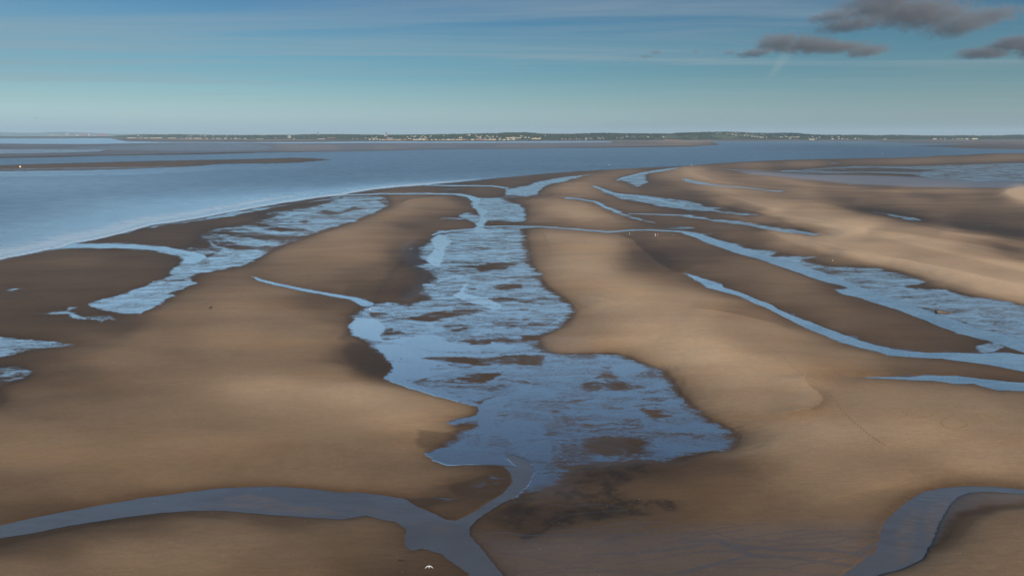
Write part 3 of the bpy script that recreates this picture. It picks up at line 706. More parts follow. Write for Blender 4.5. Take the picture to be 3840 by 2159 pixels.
bmp = t.n('ShaderNodeBump', {'Height': t.noise(t.scaled(pos, 0.35, 1.3, 1), 1.0, 6, 0.68), 'Strength': 0.65, 'Distance': 0.14})
rg = t.m('SUBTRACT', 0.85, t.m('MULTIPLY', gl, 0.42))
sandb = t.n('ShaderNodeBsdfPrincipled', {'Base Color': base, 'Roughness': rg, 'Specular IOR Level': t.m('ADD', 0.15, t.m('MULTIPLY', gl, 0.25)), 'Normal': bmp})
# film
n1 = t.noise(t.scaled(pos, 0.13, 0.34, 0.1), 1.0, 9, 0.68, 0.9)
n2 = t.noise(t.scaled(pos, 0.9, 1.9, 0.5), 1.0, 4, 0.65, 0.6)
n3 = t.noise(t.scaled(pos, 0.028, 0.06, 0.5, (3, 8, 0)), 1.0, 3, 0.5)
nn = t.m('ADD', t.m('MULTIPLY', n1, 0.48), t.m('ADD', t.m('MULTIPLY', n2, 0.22), t.m('MULTIPLY', n3, 0.30)))
fm = t.m('ADD', fl, t.m('MULTIPLY', t.m('SUBTRACT', nn, 0.5), 3.9))
fm = t.m('MULTIPLY', t.ss(fm, 0.38, 0.82), t.ss(fl, 0.05, 0.30))
thin = t.ss(t.noise(t.scaled(pos, 0.10, 0.25, 0.1, (9, 1, 0)), 1.0, 6, 0.66, 0.8), 0.40, 0.56)
line = t.ss(t.noise(t.scaled(pos, 0.8, 2.6, 0.5, (2, 7, 0)), 1.0, 4, 0.6, 0.5), 0.46, 0.60)
fm = t.m('MULTIPLY', fm, t.m('SUBTRACT', 1.0, t.m('MULTIPLY', t.m('MULTIPLY', t.m('ADD', 0.22, t.m('MULTIPLY', line, 0.5)), t.m('SUBTRACT', 1.0, thin)), t.ss(fl, 1.0, 0.75))))
rip = t.n('ShaderNodeBump', {'Height': t.noise(t.scaled(pos, 1.6, 3.2, 1), 1.0, 3, 0.5), 'Strength': 0.25, 'Distance': 0.06})
stm = t.m('MULTIPLY', t.attr('stream'), t.ss(t.noise(t.scaled(pos, 0.10, 0.22, 0.1, (4, 4, 0)), 1.0, 6, 0.66, 0.9), 0.30, 0.58, 0.25, 1.0))
fcol = t.mix(stm, t.mix(0.75, base, (0.020, 0.030, 0.045)), (0.066, 0.074, 0.082))
filmb = t.n('ShaderNodeBsdfPrincipled', {'Base Color': fcol, 'Roughness': t.m('SUBTRACT', 0.27, t.m('MULTIPLY', stm, 0.07)), 'IOR': t.m('SUBTRACT', 1.80, t.m('MULTIPLY', stm, 0.34)), 'Specular IOR Level': 0.5, 'Normal': rip})
t.n('ShaderNodeOutputMaterial', {'Surface': t.n('ShaderNodeMixShader', {0: fm, 1: sandb, 2: filmb})})

water_m = bpy.data.materials.new('water'); water_m.use_nodes = True
t = NT(water_m.node_tree)
pos = t.n('ShaderNodeNewGeometry').outputs['Position']
si = t.attr('silt'); ca = t.attr('calm'); fo = t.attr('foam')
chop = t.noise(t.scaled(pos, 0.22, 0.55, 0.3, rot=(0, 0, R(14))), 1.0, 5, 0.62, 0.3)
gust = t.noise(t.scaled(pos, 0.004, 0.02, 0.01, rot=(0, 0, R(6))), 1.0, 4, 0.55)
swell = t.noise(t.scaled(pos, 0.05, 0.12, 0.1, rot=(0, 0, R(10))), 1.0, 3, 0.5)
hgt = t.m('ADD', t.m('MULTIPLY', chop, 1.0), t.m('MULTIPLY', swell, 0.6))
stg = t.m('MULTIPLY', t.m('MULTIPLY', t.m('SUBTRACT', 1.0, t.m('MULTIPLY', ca, 0.93)), t.m('SUBTRACT', 1.0, t.m('MULTIPLY', si, 0.75), clamp=True)), t.m('ADD', 0.55, t.m('MULTIPLY', gust, 0.7)), clamp=True)
bmp = t.n('ShaderNodeBump', {'Height': hgt, 'Strength': stg, 'Distance': 0.6})
fleck = t.noise(t.scaled(pos, 0.045, 0.10, 0.1, rot=(0, 0, R(12))), 1.0, 4, 0.7, 0.4)
lane = t.noise(t.scaled(pos, 0.0012, 0.007, 0.01, rot=(0, 0, R(5))), 1.0, 4, 0.6)
sea_c = t.mix(t.ss(fleck, 0.36, 0.60), (0.020, 0.048, 0.080), (0.070, 0.122, 0.172))
sea_c = t.mix(1.0, sea_c, t.ramp(lane, [(0.3, (0.8, 0.82, 0.85)), (0.7, (1.25, 1.2, 1.15))]), 'MULTIPLY')
wcol = t.mix(si, sea_c, (0.090, 0.079, 0.076))
wcol = t.mix(t.m('MULTIPLY', t.attr('bar'), t.ss(t.noise(t.scaled(pos, 0.3, 0.7, 0.5), 1.0, 6, 0.65), 0.3, 0.62)), wcol, (0.130, 0.094, 0.070))
lap = t.ss(t.m('MULTIPLY', fo, t.m('ADD', 0.46, t.noise(t.scaled(pos, 0.05, 0.30, 0.1, rot=(0, 0, R(-30))), 1.0, 7, 0.74, 0.5))), 0.5, 1.0)
wb = t.n('ShaderNodeBsdfPrincipled', {'Base Color': wcol, 'Roughness': t.m('MAXIMUM', 0.27, t.m('SUBTRACT', 0.46, t.m('MULTIPLY', ca, 0.5))), 'IOR': t.m('ADD', 1.17, t.m('MULTIPLY', t.m('MULTIPLY', ca, t.m('SUBTRACT', 1.0, si, clamp=True)), 0.42)), 'Normal': bmp})
fb = t.n('ShaderNodeBsdfPrincipled', {'Base Color': (0.50, 0.58, 0.63, 1), 'Roughness': 0.7})
t.n('ShaderNodeOutputMaterial', {'Surface': t.n('ShaderNodeMixShader', {0: t.m('MULTIPLY', lap, 0.78), 1: wb, 2: fb})})

grid_obj('sand_flats', WX, WY, Z, None, {'dry': dry_s, 'film': film, 'mud': mud, 'gloss': gloss, 'stream': stream, 'vein': vein}, sand_m, 'structure')
st = (slice(None, None, 2), slice(None, None, 2))
wet_ext = water[st] > -22
grid_obj('water', WX[st], WY[st], np.zeros(WX[st].shape), wet_ext, {'silt': silt[st], 'calm': calm[st], 'foam': foam[st], 'bar': bar[st]}, water_m, 'structure')
# sea bed and land continuing on all sides, under everything
mesh_obj('ground', [(-60000, -2000, -1.5), (60000, -2000, -1.5), (60000, 60000, -1.5), (-60000, 60000, -1.5)], [(0, 1, 2, 3)], mat('seabed', (0.12, 0.09, 0.06)))['kind'] = 'structure'


def ground_z(x, y):
    """height of the sand under a photo point (looked up in the sheet)"""
    i = int(np.clip(np.searchsorted(sy1, y), 1, len(sy1) - 1)); j = int(np.clip(np.searchsorted(sx1, x), 1, len(sx1) - 1))
    return float(Z[i, j])


def on_ground(x, y):
    z = max(0.0, ground_z(x, y)); p = unproj(x, y, z)
    for _ in range(3):
        # the same line of sight, at the height the sand has there
        q = Vector((p.x, p.y, 0))
        dep = q.y
        yy = 1079.5 - F * math.tan(math.atan2(-H, dep) + PITCH)
        xx = 1920 + F * q.x / (dep * math.cos(PITCH) + H * math.sin(PITCH))
        z = max(0.0, ground_z(xx, yy)); p = unproj(x, y, z)
    return p

# ------------------------------------------------------------------ the far shore
HX = [(-1500, 516.5), (300, 516.5), (440, 517.5), (480, 518.5), (960, 522.5), (1330, 523.5), (1430, 526), (2000, 526), (2500, 526), (3000, 525), (3840, 523.3), (5300, 523)]
SKYL = [(-1500, 509), (300, 509), (440, 509), (480, 507), (535, 504.5), (610, 505), (665, 503.5), (720, 505), (815, 508), (905, 508), (960, 507), (1053, 506), (1110, 506), (1130, 504), (1205, 503.7), (1277, 503.7), (1390, 505.2), (1440, 506.5), (1533, 505), (1626, 504.6), (1720, 502.8), (1813, 500.6), (1868, 500.5), (1887, 497.8), (1920, 497.4), (1976, 496.8), (2032, 502), (2088, 502), (2143, 502.8), (2200, 500.4), (2237, 499.2), (2293, 499.5), (2400, 501.2), (2525, 501.4), (2535, 498.8), (2586, 497.2), (2642, 495.8), (2717, 494.6), (2773, 495.8), (2810, 497.7), (2880, 499.6), (2936, 498.7), (2988, 498.6), (3020, 503.2), (3066, 505.2), (3160, 506.6), (3234, 506), (3290, 508), (3360, 505.8), (3453, 508.8), (3546, 509.2), (3602, 508.3), (3677, 509), (3750, 509), (3790, 505.8), (3840, 506), (4300, 503), (5300, 507)]
hx = np.arange(-1500, 5300, 6.0)
hb = np.interp(hx, *np.array(HX).T); hs = np.interp(hx, *np.array(SKYL).T)
HD0 = np.array([unproj(1920, y, 1.0).y for y in hb]); HD1 = HD0 + 1050 + 250 * (fbm(hx / 300, hx * 0 + 3, 2) - 0.5)
HZ1 = np.array([at_depth(x, y, d).z for x, y, d in zip(hx, hs, HD1)]) - 9.0


def hill(x, t):
    """ground of the far shore: photo column and 0..1 from the beach to the ridge -> depth, height"""
    d0, d1, z1 = np.interp(x, hx, HD0), np.interp(x, hx, HD1), np.interp(x, hx, HZ1)
    tt_ = np.clip(t, 0, 1); s = tt_ ** 1.25 * (1.6 - 0.6 * tt_)
    z = 1.5 + (z1 - 1.5) * s + np.sin(t * 9 + x / 47.0) * 1.6 * tt_ * (1 - tt_)
    return d0 + (d1 - d0) * t, np.where(t > 1, z - (t - 1) * 60, z)


ts = np.array([-0.02, 0, 0.006, 0.03, 0.06, 0.1, 0.15, 0.22, 0.3, 0.4, 0.5, 0.6, 0.7, 0.8, 0.9, 1.0, 1.3, 1.8])
GX, GT = np.meshgrid(hx, ts)
GD, GZ = hill(GX, GT); GZ = np.where(GT < 0, 0.2, GZ)
den_ = math.cos(PITCH) * GD + (H - GZ) * math.sin(PITCH)
GXw = (GX - 1920) / F * den_
cliff = ((GX > 2488) & (GX < 2558) & (GT < 0.13)) * 1.0 + ((GX > 2600) & (GX < 3000) & (GT < 0.05)) * 0.45
field = sstep(2330, 2480, GX) * sstep(2960, 2800, GX) * sstep(0.10, 0.2, GT) * sstep(0.95, 0.7, GT) + 0.5 * sstep(1500, 1350, GX) * sstep(0.35, 0.1, GT)
field = field * sstep(0.42, 0.6, fbm(GX / 28, GT * 6, 3))
beach = sstep(0.035, 0.0, GT)

hill_m = bpy.data.materials.new('hillside'); hill_m.use_nodes = True
t = NT(hill_m.node_tree)
pos = t.n('ShaderNodeNewGeometry').outputs['Position']
nz = t.noise(t.scaled(pos, 0.006, 0.006, 0.02), 1.0, 5, 0.6)
c = t.ramp(nz, [(0.3, (0.020, 0.030, 0.016)), (0.5, (0.032, 0.046, 0.022)), (0.7, (0.055, 0.064, 0.032))])
c = t.mix(t.m('MULTIPLY', t.attr('field'), 0.8), c, (0.11, 0.125, 0.055))
c = t.mix(t.m('MULTIPLY', t.attr('beach'), 0.8), c, (0.16, 0.125, 0.085))
c = t.mix(t.attr('cliff'), c, (0.36, 0.17, 0.10))
t.n('ShaderNodeOutputMaterial', {'Surface': t.n('ShaderNodeBsdfPrincipled', {'Base Color': c, 'Roughness': 0.95, 'Specular IOR Level': 0.1})})
grid_obj('hills', GXw[::-1], GD[::-1], GZ[::-1], None, {'cliff': cliff[::-1], 'field': field[::-1], 'beach': beach[::-1]}, hill_m, 'structure')

# low land under the port and the pale hills beyond it
PD = 18600.0
mesh_obj('port_land', [(-16000, PD - 60, 2.5), (-9500, PD - 60, 2.5), (-9500, PD + 2500, 3), (-16000, PD + 2500, 3), (-16000, PD - 75, -2), (-9500, PD - 75, -2)],
         [(0, 1, 2, 3), (4, 5, 1, 0)], mat('quay', (0.10, 0.09, 0.08)))['kind'] = 'structure'
FH = [(-1500, 498), (-300, 496), (0, 496), (75, 497.5), (130, 499), (190, 495.5), (243, 495), (310, 497), (410, 502), (520, 503), (700, 504.5), (1200, 506.5)]
fx = np.arange(-1500, 1200, 10.0); fy = np.interp(fx, *np.array(FH).T) + (fbm(fx / 40, fx * 0, 3) - 0.5) * 1.6
rows = []
for d, k in ((26000, 0.0), (28000, 0.55), (30000, 1.0), (36000, 0.4)):
    rows.append([tuple(Vector((at_depth(x, y, 30000).x * d / 30000, d, max(1.0, at_depth(x, y, 30000).z * k)))) for x, y in zip(fx, fy)])
n = len(fx)
mesh_obj('far_hills', [v for r in rows for v in r], [(j * n + i, j * n + i + 1, (j + 1) * n + i + 1, (j + 1) * n + i) for j in range(3) for i in range(n - 1)],
         mat('far_hill', (0.045, 0.06, 0.04), scale=0.002), smooth=True)['kind'] = 'structure'


def on_hill(x, y, lift=0.0):
    """where the line of sight of a photo point meets the far shore"""
    for tq in np.linspace(0, 1.0, 201):
        d, z = hill(x, tq)
        p = at_depth(x, y, float(d))
        if p.z <= float(z) + lift: return Vector((p.x, float(d), float(z))), tq
    d, z = hill(x, 1.0); p = at_depth(x, y, float(d))
    return Vector((p.x, float(d), float(z))), 1.0


WALLS = {'white': mat('white_render', (0.42, 0.41, 0.385), 0.8), 'cream': mat('cream_render', (0.52, 0.43, 0.32), 0.8),
         'brick': mat('red_brick', (0.24, 0.14, 0.10), 0.9), 'grey': mat('grey_wall', (0.27, 0.28, 0.29), 0.9), 'teal': mat('pale_green_wall', (0.45, 0.56, 0.55), 0.8)}
ROOF = {'slate': mat('slate_roof', (0.10, 0.10, 0.11), 0.9), 'tile': mat('tile_roof', (0.22, 0.11, 0.08), 0.9), 'metal': mat('pale_roof', (0.42, 0.42, 0.41), 0.6)}
_house = {}


def house_mesh(wall, roof, wd, ht, dp=9.0, gab=True):
    key = (wall, roof, wd, ht, gab)
    if key in _house: return _house[key]
    m = MB(); m.box(0, 0, -3, wd, dp, ht + 3)
    nw = len(m.f)
    if gab: m.gable(0, 0, ht, wd + 0.8, dp + 0.8, 2.6)
    else: m.box(0, 0, ht, wd + 0.4, dp + 0.4, 0.5)
    me = bpy.data.meshes.new('house'); me.from_pydata(m.v, [], m.f); me.update()
    me.materials.append(WALLS[wall]); me.materials.append(ROOF[roof])
    for p in me.polygons: p.material_index = 0 if p.index < nw else 1
    _house[key] = me
    return me


clear = []          # (photo column, depth, half width) kept free of trees in front of the houses
LABEL_SEEN = {}


def put_house(x, y, wpx, where, wall='white', roof='slate', name='house', hm=None, gab=True):
    p, tq = on_hill(x, y, 3.0)
    s = p.y / F
    wd = max(7.0, round(wpx * s * 2) / 2)
    ht = hm or (5.5 if wd < 14 else 6.5)
    o = bpy.data.objects.new(name, house_mesh(wall, roof, wd, ht, gab=gab)); COL.objects.link(o)
    o.location = (p.x, p.y, p.z + 3); o.rotation_euler = (0, 0, R(rnd.uniform(-12, 25)))
    size = 'long' if wd > 30 else ('broad' if wd > 14 else 'small')
    kindw = 'terrace' if wd > 30 else 'house'
    lab = f'{size} {wall if wall != "teal" else "pale green"} {kindw} {where}'
    tag(o, lab, 'house', f'{size} {wall} {kindw}s {where}')
    clear.append((x, p.y, wpx / 2 + 2.0))
    return o


def crop(x0, s): 
    v = list(map(float, s.split()))
    return [(x0 + v[i] / 5.367, 480 + v[i + 1] / 5.367, v[i + 2] / 5.367) for i in range(0, len(v), 3)]


CLUSTERS = [
    (480, 'on the low shore behind the sandy islet', "80 206 160 245 208 40 365 208 70 500 206 100 620 206 110 835 230 30 910 208 110 1095 213 20 1175 213 50 1258 213 55 1410 214 140 1590 244 30 1715 212 26 1800 222 40 1850 216 24 1962 224 45 2075 214 30 2165 213 50 2240 218 60 2360 218 40"),
    (480, 'high among the trees behind the long shore', "1460 160 16 1540 166 20 1560 158 16 1715 160 18 1270 165 24 1210 166 18 210 155 30 780 132 10 1990 168 16"),
    (960, 'on the wooded shore left of the town', "30 222 20 80 222 18 125 220 18 390 202 14 770 227 20 1320 226 140 1510 201 150 1950 228 26 2035 222 12"),
    (960, 'at the left end of the white town', "2210 207 18 2330 196 18 2420 184 18 2372 205 18 2410 214 24 2440 226 30 2290 236 40 2368 240 46 2500 238 40 2555 236 30"),
    (1440, 'low along the waterfront of the town', "10 236 24 42 234 16 75 240 30 115 243 30 155 240 24 200 240 26 245 242 22 285 240 24 320 242 26 380 243 40 430 244 40 600 240 34 655 236 60 960 238 30 1030 240 30 1060 238 22 1118 240 16 1170 240 24 1210 236 28 1295 238 84 1388 238 64 1505 238 120 1615 236 90 1690 242 24 1780 238 70 1930 238 170 2050 238 60 2125 240 50 2210 240 90 2330 232 50 2415 238 60 2500 234 50 2550 234 40"),
    (1440, 'on the slope above the middle of the town', "30 162 50 80 205 26 120 208 24 160 206 26 470 181 24 555 167 14 600 184 18 635 167 26 745 186 24 780 162 24 825 184 26 850 196 16 945 165 22 925 176 14 1205 156 14 500 214 24 535 222 20"),
    (1440, 'on the slope above the right half of the town', "1520 196 28 1555 190 24 1565 210 16 1680 148 20 1720 146 36 1840 138 18 1855 155 14 1870 170 18 1890 182 20 1920 190 20 1945 200 18 1940 180 24 1968 159 20 2030 200 16 2070 162 26 2110 182 22 2150 195 16 2190 172 16 2200 186 18 2275 173 24 2340 208 40 2490 204 60 2550 200 40"),
    (1920, 'at the right end of the town', "20 196 40 60 194 30 30 230 60 100 208 60 160 204 44 190 166 40 270 192 44 340 196 40 480 218 170 560 207 50 470 205 30"),
    (1920, 'in the woods right of the town', "670 151 14 1010 221 24 1072 222 14 1162 228 16 1205 223 12 1250 222 14 1295 197 14 1302 222 12 1350 228 14 1485 202 24 1490 229 30 1550 211 10 1580 211 10 1606 211 10 1757 213 16 1782 212 12 1840 208 16 1820 196 10 1735 197 10 2110 196 10 2187 198 10 2230 196 10 2310 172 26 2450 170 20"),
    (2400, 'among the fields on the highest hill', "160 182 36 470 183 30 1540 118 22 1580 103 14 1620 106 12 1750 113 12 1792 119 14 1845 126 14 1865 131 14 1882 135 14 1930 150 34 1852 99 16 1912 98 14 1955 100 12 2135 112 20 2105 152 24 2165 156 20"),
    (2400, 'on the right shoulder of the highest hill', "2250 162 18 2252 176 18 2310 181 18 2360 182 40 2410 186 24 2440 192 30 2475 192 24 2450 128 32 2510 134 20 2545 188 18"),
    (2880, 'near the crest of the right hand hill', "80 117 14 120 119 12 160 119 12 205 121 12 280 128 28 310 134 26 345 142 24 490 145 10 630 127 14"),
    (2880, 'halfway down the right hand hill', "255 184 40 290 186 16 355 177 30 395 180 14 440 184 16 470 186 14 512 183 20 545 182 24 575 186 24 605 177 22 622 182 14 440 213 40"),
    (2880, 'on the dark shore towards the right edge', "880 170 20 905 177 20 820 207 14 970 209 20 1030 192 18 1048 182 14 1285 173 16 1420 181 32 1295 223 54 1425 219 26 1490 219 30 1550 219 30 1600 226 20 880 236 110 1750 217 36 1820 218 20 1870 223 16 2338 226 26 2372 229 16"),
    (3360, 'in the pale row by the water at far right', "775 224 80 898 226 36 980 225 18 1140 221 16 1245 221 100 1330 221 26 1420 221 76 1580 219 150 10 158 20 210 189 10"),
]
for x0, where, s in CLUSTERS:
    for i, (x, y, wp) in enumerate(crop(x0, s)):
        wall = rnd.choices(['white', 'cream', 'brick', 'grey'], [7, 2.2, 0.8, 0.8])[0]
        roof = rnd.choices(['slate', 'tile', 'metal'], [4, 2, 1.5])[0]
        put_house(x, y + 0.6, wp, where, wall, roof)
for x, y, wp, wall, lab in [(1440 + 732 / 5.367, 524.4, 12, 'teal', 'pale green waterfront block left of the cream one'),
                            (1440 + 797 / 5.367, 524.6, 12, 'cream', 'bright cream waterfront block in the middle of the town'),
                            (1440 + 858 / 5.367, 524.6, 10, 'brick', 'brown waterfront block right of the bright cream one')]:
    o = put_house(x, y, wp, '', wall, 'slate', 'apartment_block', 12.0, False)
    o['label'] = lab; o['category'] = 'building'; del o['group']
    o.rotation_euler = (0, 0, 0)


def tower(x, ytop, ybase, wpx, wall, name, label, cap=False, head=None):
    p, tq = on_hill(x, ybase, 4.0)
    s = p.y / F
    if tq >= 0.99: p.z = at_depth(x, ybase, p.y).z
    hgt = at_depth(x, ytop, p.y).z - p.z
    e = empty(name, p); tag(e, label, 'building')
    m = MB(); wd = wpx * s
    m.box(0, 0, -8, wd, wd * 0.8, hgt + 8); m.build('wall', WALLS[wall], e)
    q = MB(); q.box(0, 0, hgt, wd * (1.25 if cap else 1.02), wd * (1.0 if cap else 0.82), 2.0 if not cap else hgt * 0.16); q.build('roof', ROOF['slate'], e)
    wn = MB()
    for k in range(max(2, int(hgt / 4))):
        wn.box(0, -wd * 0.4 - 0.05, 2 + k * 4.0, wd * 0.85, 0.1, 1.3)
    wn.build('window', mat('dark_glass', (0.05, 0.06, 0.07), 0.2, 0.5), e)
    clear.append((x, p.y, wpx / 2 + 2))
    return e


tower(1085, 507.6, 517, 9.0, 'white', 'tower_block', 'white square tower block standing out of the woods left of the town')
tower(1191.8, 497.2, 506, 3.2, 'grey', 'water_tower', 'slim grey tower with wider top on the left skyline', True)
tower(1448.5, 498.0, 508, 3.4, 'brick', 'water_tower', 'dark tower on the skyline above the left end of the town', True)
tower(532.5, 510, 519.5, 1.7, 'white', 'lighthouse', 'thin white lighthouse at the left end of the low shore')
tower(607.5, 515, 524, 2.2, 'white', 'lighthouse', 'white tower at the right end of the long pale terrace')

# woods covering the far shore: one mass of crowns
ico = bmesh.new(); bmesh.ops.create_icosphere(ico, subdivisions=1, radius=1.0)
iv = np.array([v.co[:] for v in ico.verts]); iface = np.array([[v.index for v in f.verts] for f in ico.faces]); ico.free()
rs = np.random.RandomState(3)
cl = np.array(clear)
V_, F_ = [], []; cnt = 0


def crown(x, tq, r):
    global cnt
    d, z = hill(x, tq); d = float(d); z = float(z)
    if tq < 0.98:
        near_ = np.abs(cl[:, 0] - x) < cl[:, 2] + r * F / d
        if np.any(near_ & (cl[:, 1] - d > -12) & (cl[:, 1] - d < 170)): return
    den2 = math.cos(PITCH) * d + (H - z) * math.sin(PITCH)
    X = (x - 1920) / F * den2
    sc_ = np.array([r * rs.uniform(0.9, 1.4), r, r * rs.uniform(0.8, 1.3)])
    v = iv * sc_ * rs.uniform(0.78, 1.2, (len(iv), 1)) + np.array([X, d, z + r * 0.55])
    V_.append(v); F_.append(iface + cnt); cnt += len(iv)


for _ in range(15000):
    x = rs.uniform(-200, 4300) if rs.rand() < 0.9 else rs.uniform(-1500, 5300)
    if x < 420: continue
    tq = rs.rand() ** 0.8
    if tq < 0.05: continue
    fo_ = np.interp(x, [420, 1380, 1500], [0.45, 0.5, 1.0])
    if 2330 < x < 2960 and 0.12 < tq < 0.85 and vnoise(np.array([x / 28]), np.array([tq * 6]))[0] > 0.45: continue
    if rs.rand() > fo_: continue
    crown(x, tq, rs.uniform(4.0, 8.5))
for _ in range(3600):
    crown(rs.uniform(430, 4300), rs.uniform(0.93, 1.0), rs.uniform(4.5, 8.5))
wm = bpy.data.materials.new('foliage'); wm.use_nodes = True
t = NT(wm.node_tree)
pos = t.n('ShaderNodeNewGeometry').outputs['Position']
c = t.ramp(t.noise(t.scaled(pos, 0.03, 0.03, 0.03), 1.0, 4, 0.7), [(0.3, (0.018, 0.030, 0.014)), (0.55, (0.036, 0.052, 0.024)), (0.75, (0.066, 0.072, 0.034))])
t.n('ShaderNodeOutputMaterial', {'Surface': t.n('ShaderNodeBsdfPrincipled', {'Base Color': c, 'Roughness': 0.95, 'Specular IOR Level': 0.1})})
Vn = np.concatenate(V_); Fn = np.concatenate(F_)
me = bpy.data.meshes.new('woodland'); me.from_pydata(Vn.tolist(), [], Fn.tolist()); me.update(); me.materials.append(wm)
wo = bpy.data.objects.new('woodland', me); COL.objects.link(wo)
tag(wo, 'dark green woods covering the hills of the far shore', 'woodland', kind='stuff')

# ------------------------------------------------------------------ the port, far off on the left
PX = PD / F


def port_at(cx, dd=0.0): 
    p = at_depth(cx / 5.367, 513.0, PD + dd); p.z = 2.5
    return p


sheds = [(140, 12, 80, 'grey'), (250, 11, 80, 'white'), (365, 13, 110, 'white'), (470, 12, 80, 'white'), (675, 14, 90, 'white'), (850, 13, 140, 'white'), (1005, 20, 52, 'white'), (1060, 38, 44, 'grey'), (1130, 26, 30, 'grey'), (1250, 14, 160, 'white'), (1430, 24, 90, 'brick'), (1900, 24, 90, 'grey'), (2040, 16, 24, 'white'), (2170, 14, 36, 'white')]
shed_w = ['far left', 'second from the left', 'third from the left', 'fourth from the left', 'left of the long white one', 'long and white in the middle of the row', 'just right of the long white one', 'taller and grey', 'low and grey', 'left of the dark silo', 'reddish, right of the dark silo', 'grey, between the two crane groups', 'at the left foot of the right crane group', 'at the right foot of the right crane group']
for (cx, hh, wp, wl), lw in zip(sheds, shed_w):
    m = MB(); wd = wp / 5.367 * PX
    e = empty('warehouse', port_at(cx)); tag(e, f'port warehouse on the far left shore, {lw}', 'warehouse', 'warehouses along the port')
    m.box(0, 0, 0, wd, 60, hh * 1.25); m.build('wall', WALLS[wl], e)
    q = MB(); q.gable(0, 0, hh * 1.25, wd + 2, 62, hh * 0.35); q.build('roof', ROOF['metal'], e)
e = empty('grain_silo', port_at(1357)); tag(e, 'tall dark grain silo with a pale head in the far port', 'silo')
m = MB()
for k in range(4): m.lathe([(9, 0), (9, 62)], 10, -21 + 14 * k, 0)
m.build('wall', WALLS['grey'], e); m = MB(); m.box(0, 0, 62, 64, 22, 20); m.build('roof', WALLS['white'], e)
e = empty('port_building', port_at(1558, -20)); tag(e, 'bright cream square building left of the first red cranes', 'building')
m = MB(); m.box(0, 0, 0, 50, 40, 44); m.build('wall', WALLS['cream'], e); m = MB(); m.box(0, 0, 44, 52, 42, 3); m.build('roof', ROOF['metal'], e)
e = empty('port_tower', port_at(1795)); tag(e, 'white tower standing between the two groups of red cranes', 'tower')
m = MB(); m.lathe([(17, 0), (15, 58), (11, 66), (11, 78)], 12); m.build('wall', WALLS['white'], e); m = MB(); m.lathe([(12, 78), (6, 84)], 12); m.build('roof', ROOF['metal'], e)
red = mat('crane_red', (0.48, 0.10, 0.085), 0.6)


def crane():
    e = empty('gantry_crane', (0, 0, 0))
    for sx in (-1, 1):
        for sy in (-1, 1):
            m = MB(); m.bar((sx * 13, sy * 12, 0), (sx * 10, sy * 9, 46), 2.3); m.build('leg', red, e)
    m = MB(); m.bar((-10, -40, 47), (-10, 26, 47), 2.0); m.bar((10, -40, 47), (10, 26, 47), 2.0)
    for k in (-36, -18, 0, 18): m.bar((-10, k, 47), (10, k, 47), 1.6)
    m.build('girder', red, e)
    m = MB(); m.bar((-8, -38, 48), (-6, -72, 84), 1.8); m.bar((8, -38, 48), (6, -72, 84), 1.8); m.bar((-6, -72, 84), (6, -72, 84), 1.5); m.build('boom', red, e)
    m = MB(); m.bar((-10, 0, 47), (0, -6, 76), 1.6); m.bar((10, 0, 47), (0, -6, 76), 1.6); m.bar((0, -6, 76), (0, -60, 74), 0.9); m.build('mast', red, e)
    m = MB(); m.box(0, 14, 48, 16, 14, 8); m.build('machinery_house', red, e)
    return e


def copy_tree(o, parent=None):
    c = o.copy(); COL.objects.link(c)
    if parent: c.parent = parent
    for ch in list(o.children): copy_tree(ch, c)
    return c


proto = crane(); first = True
for grp, xs in (('left', (1612, 1650, 1690, 1730)), ('right', (1985, 2025, 2068, 2110, 2155))):
    for x in xs:
        o = proto if first else copy_tree(proto); first = False
        o.location = port_at(x, rnd.uniform(-30, 60)); o.rotation_euler = (0, 0, R(rnd.choice([70, 80, 100, 20])))
        s = rnd.uniform(0.85, 1.1); o.scale = (s, s, s)
        tag(o, f'red gantry crane in the {grp} hand group of the far port', 'crane', f'red gantry cranes, {grp} hand group')

# ------------------------------------------------------------------ clouds: dark scraps of cumulus on the right
CD = 6500.0
cs = CD / F


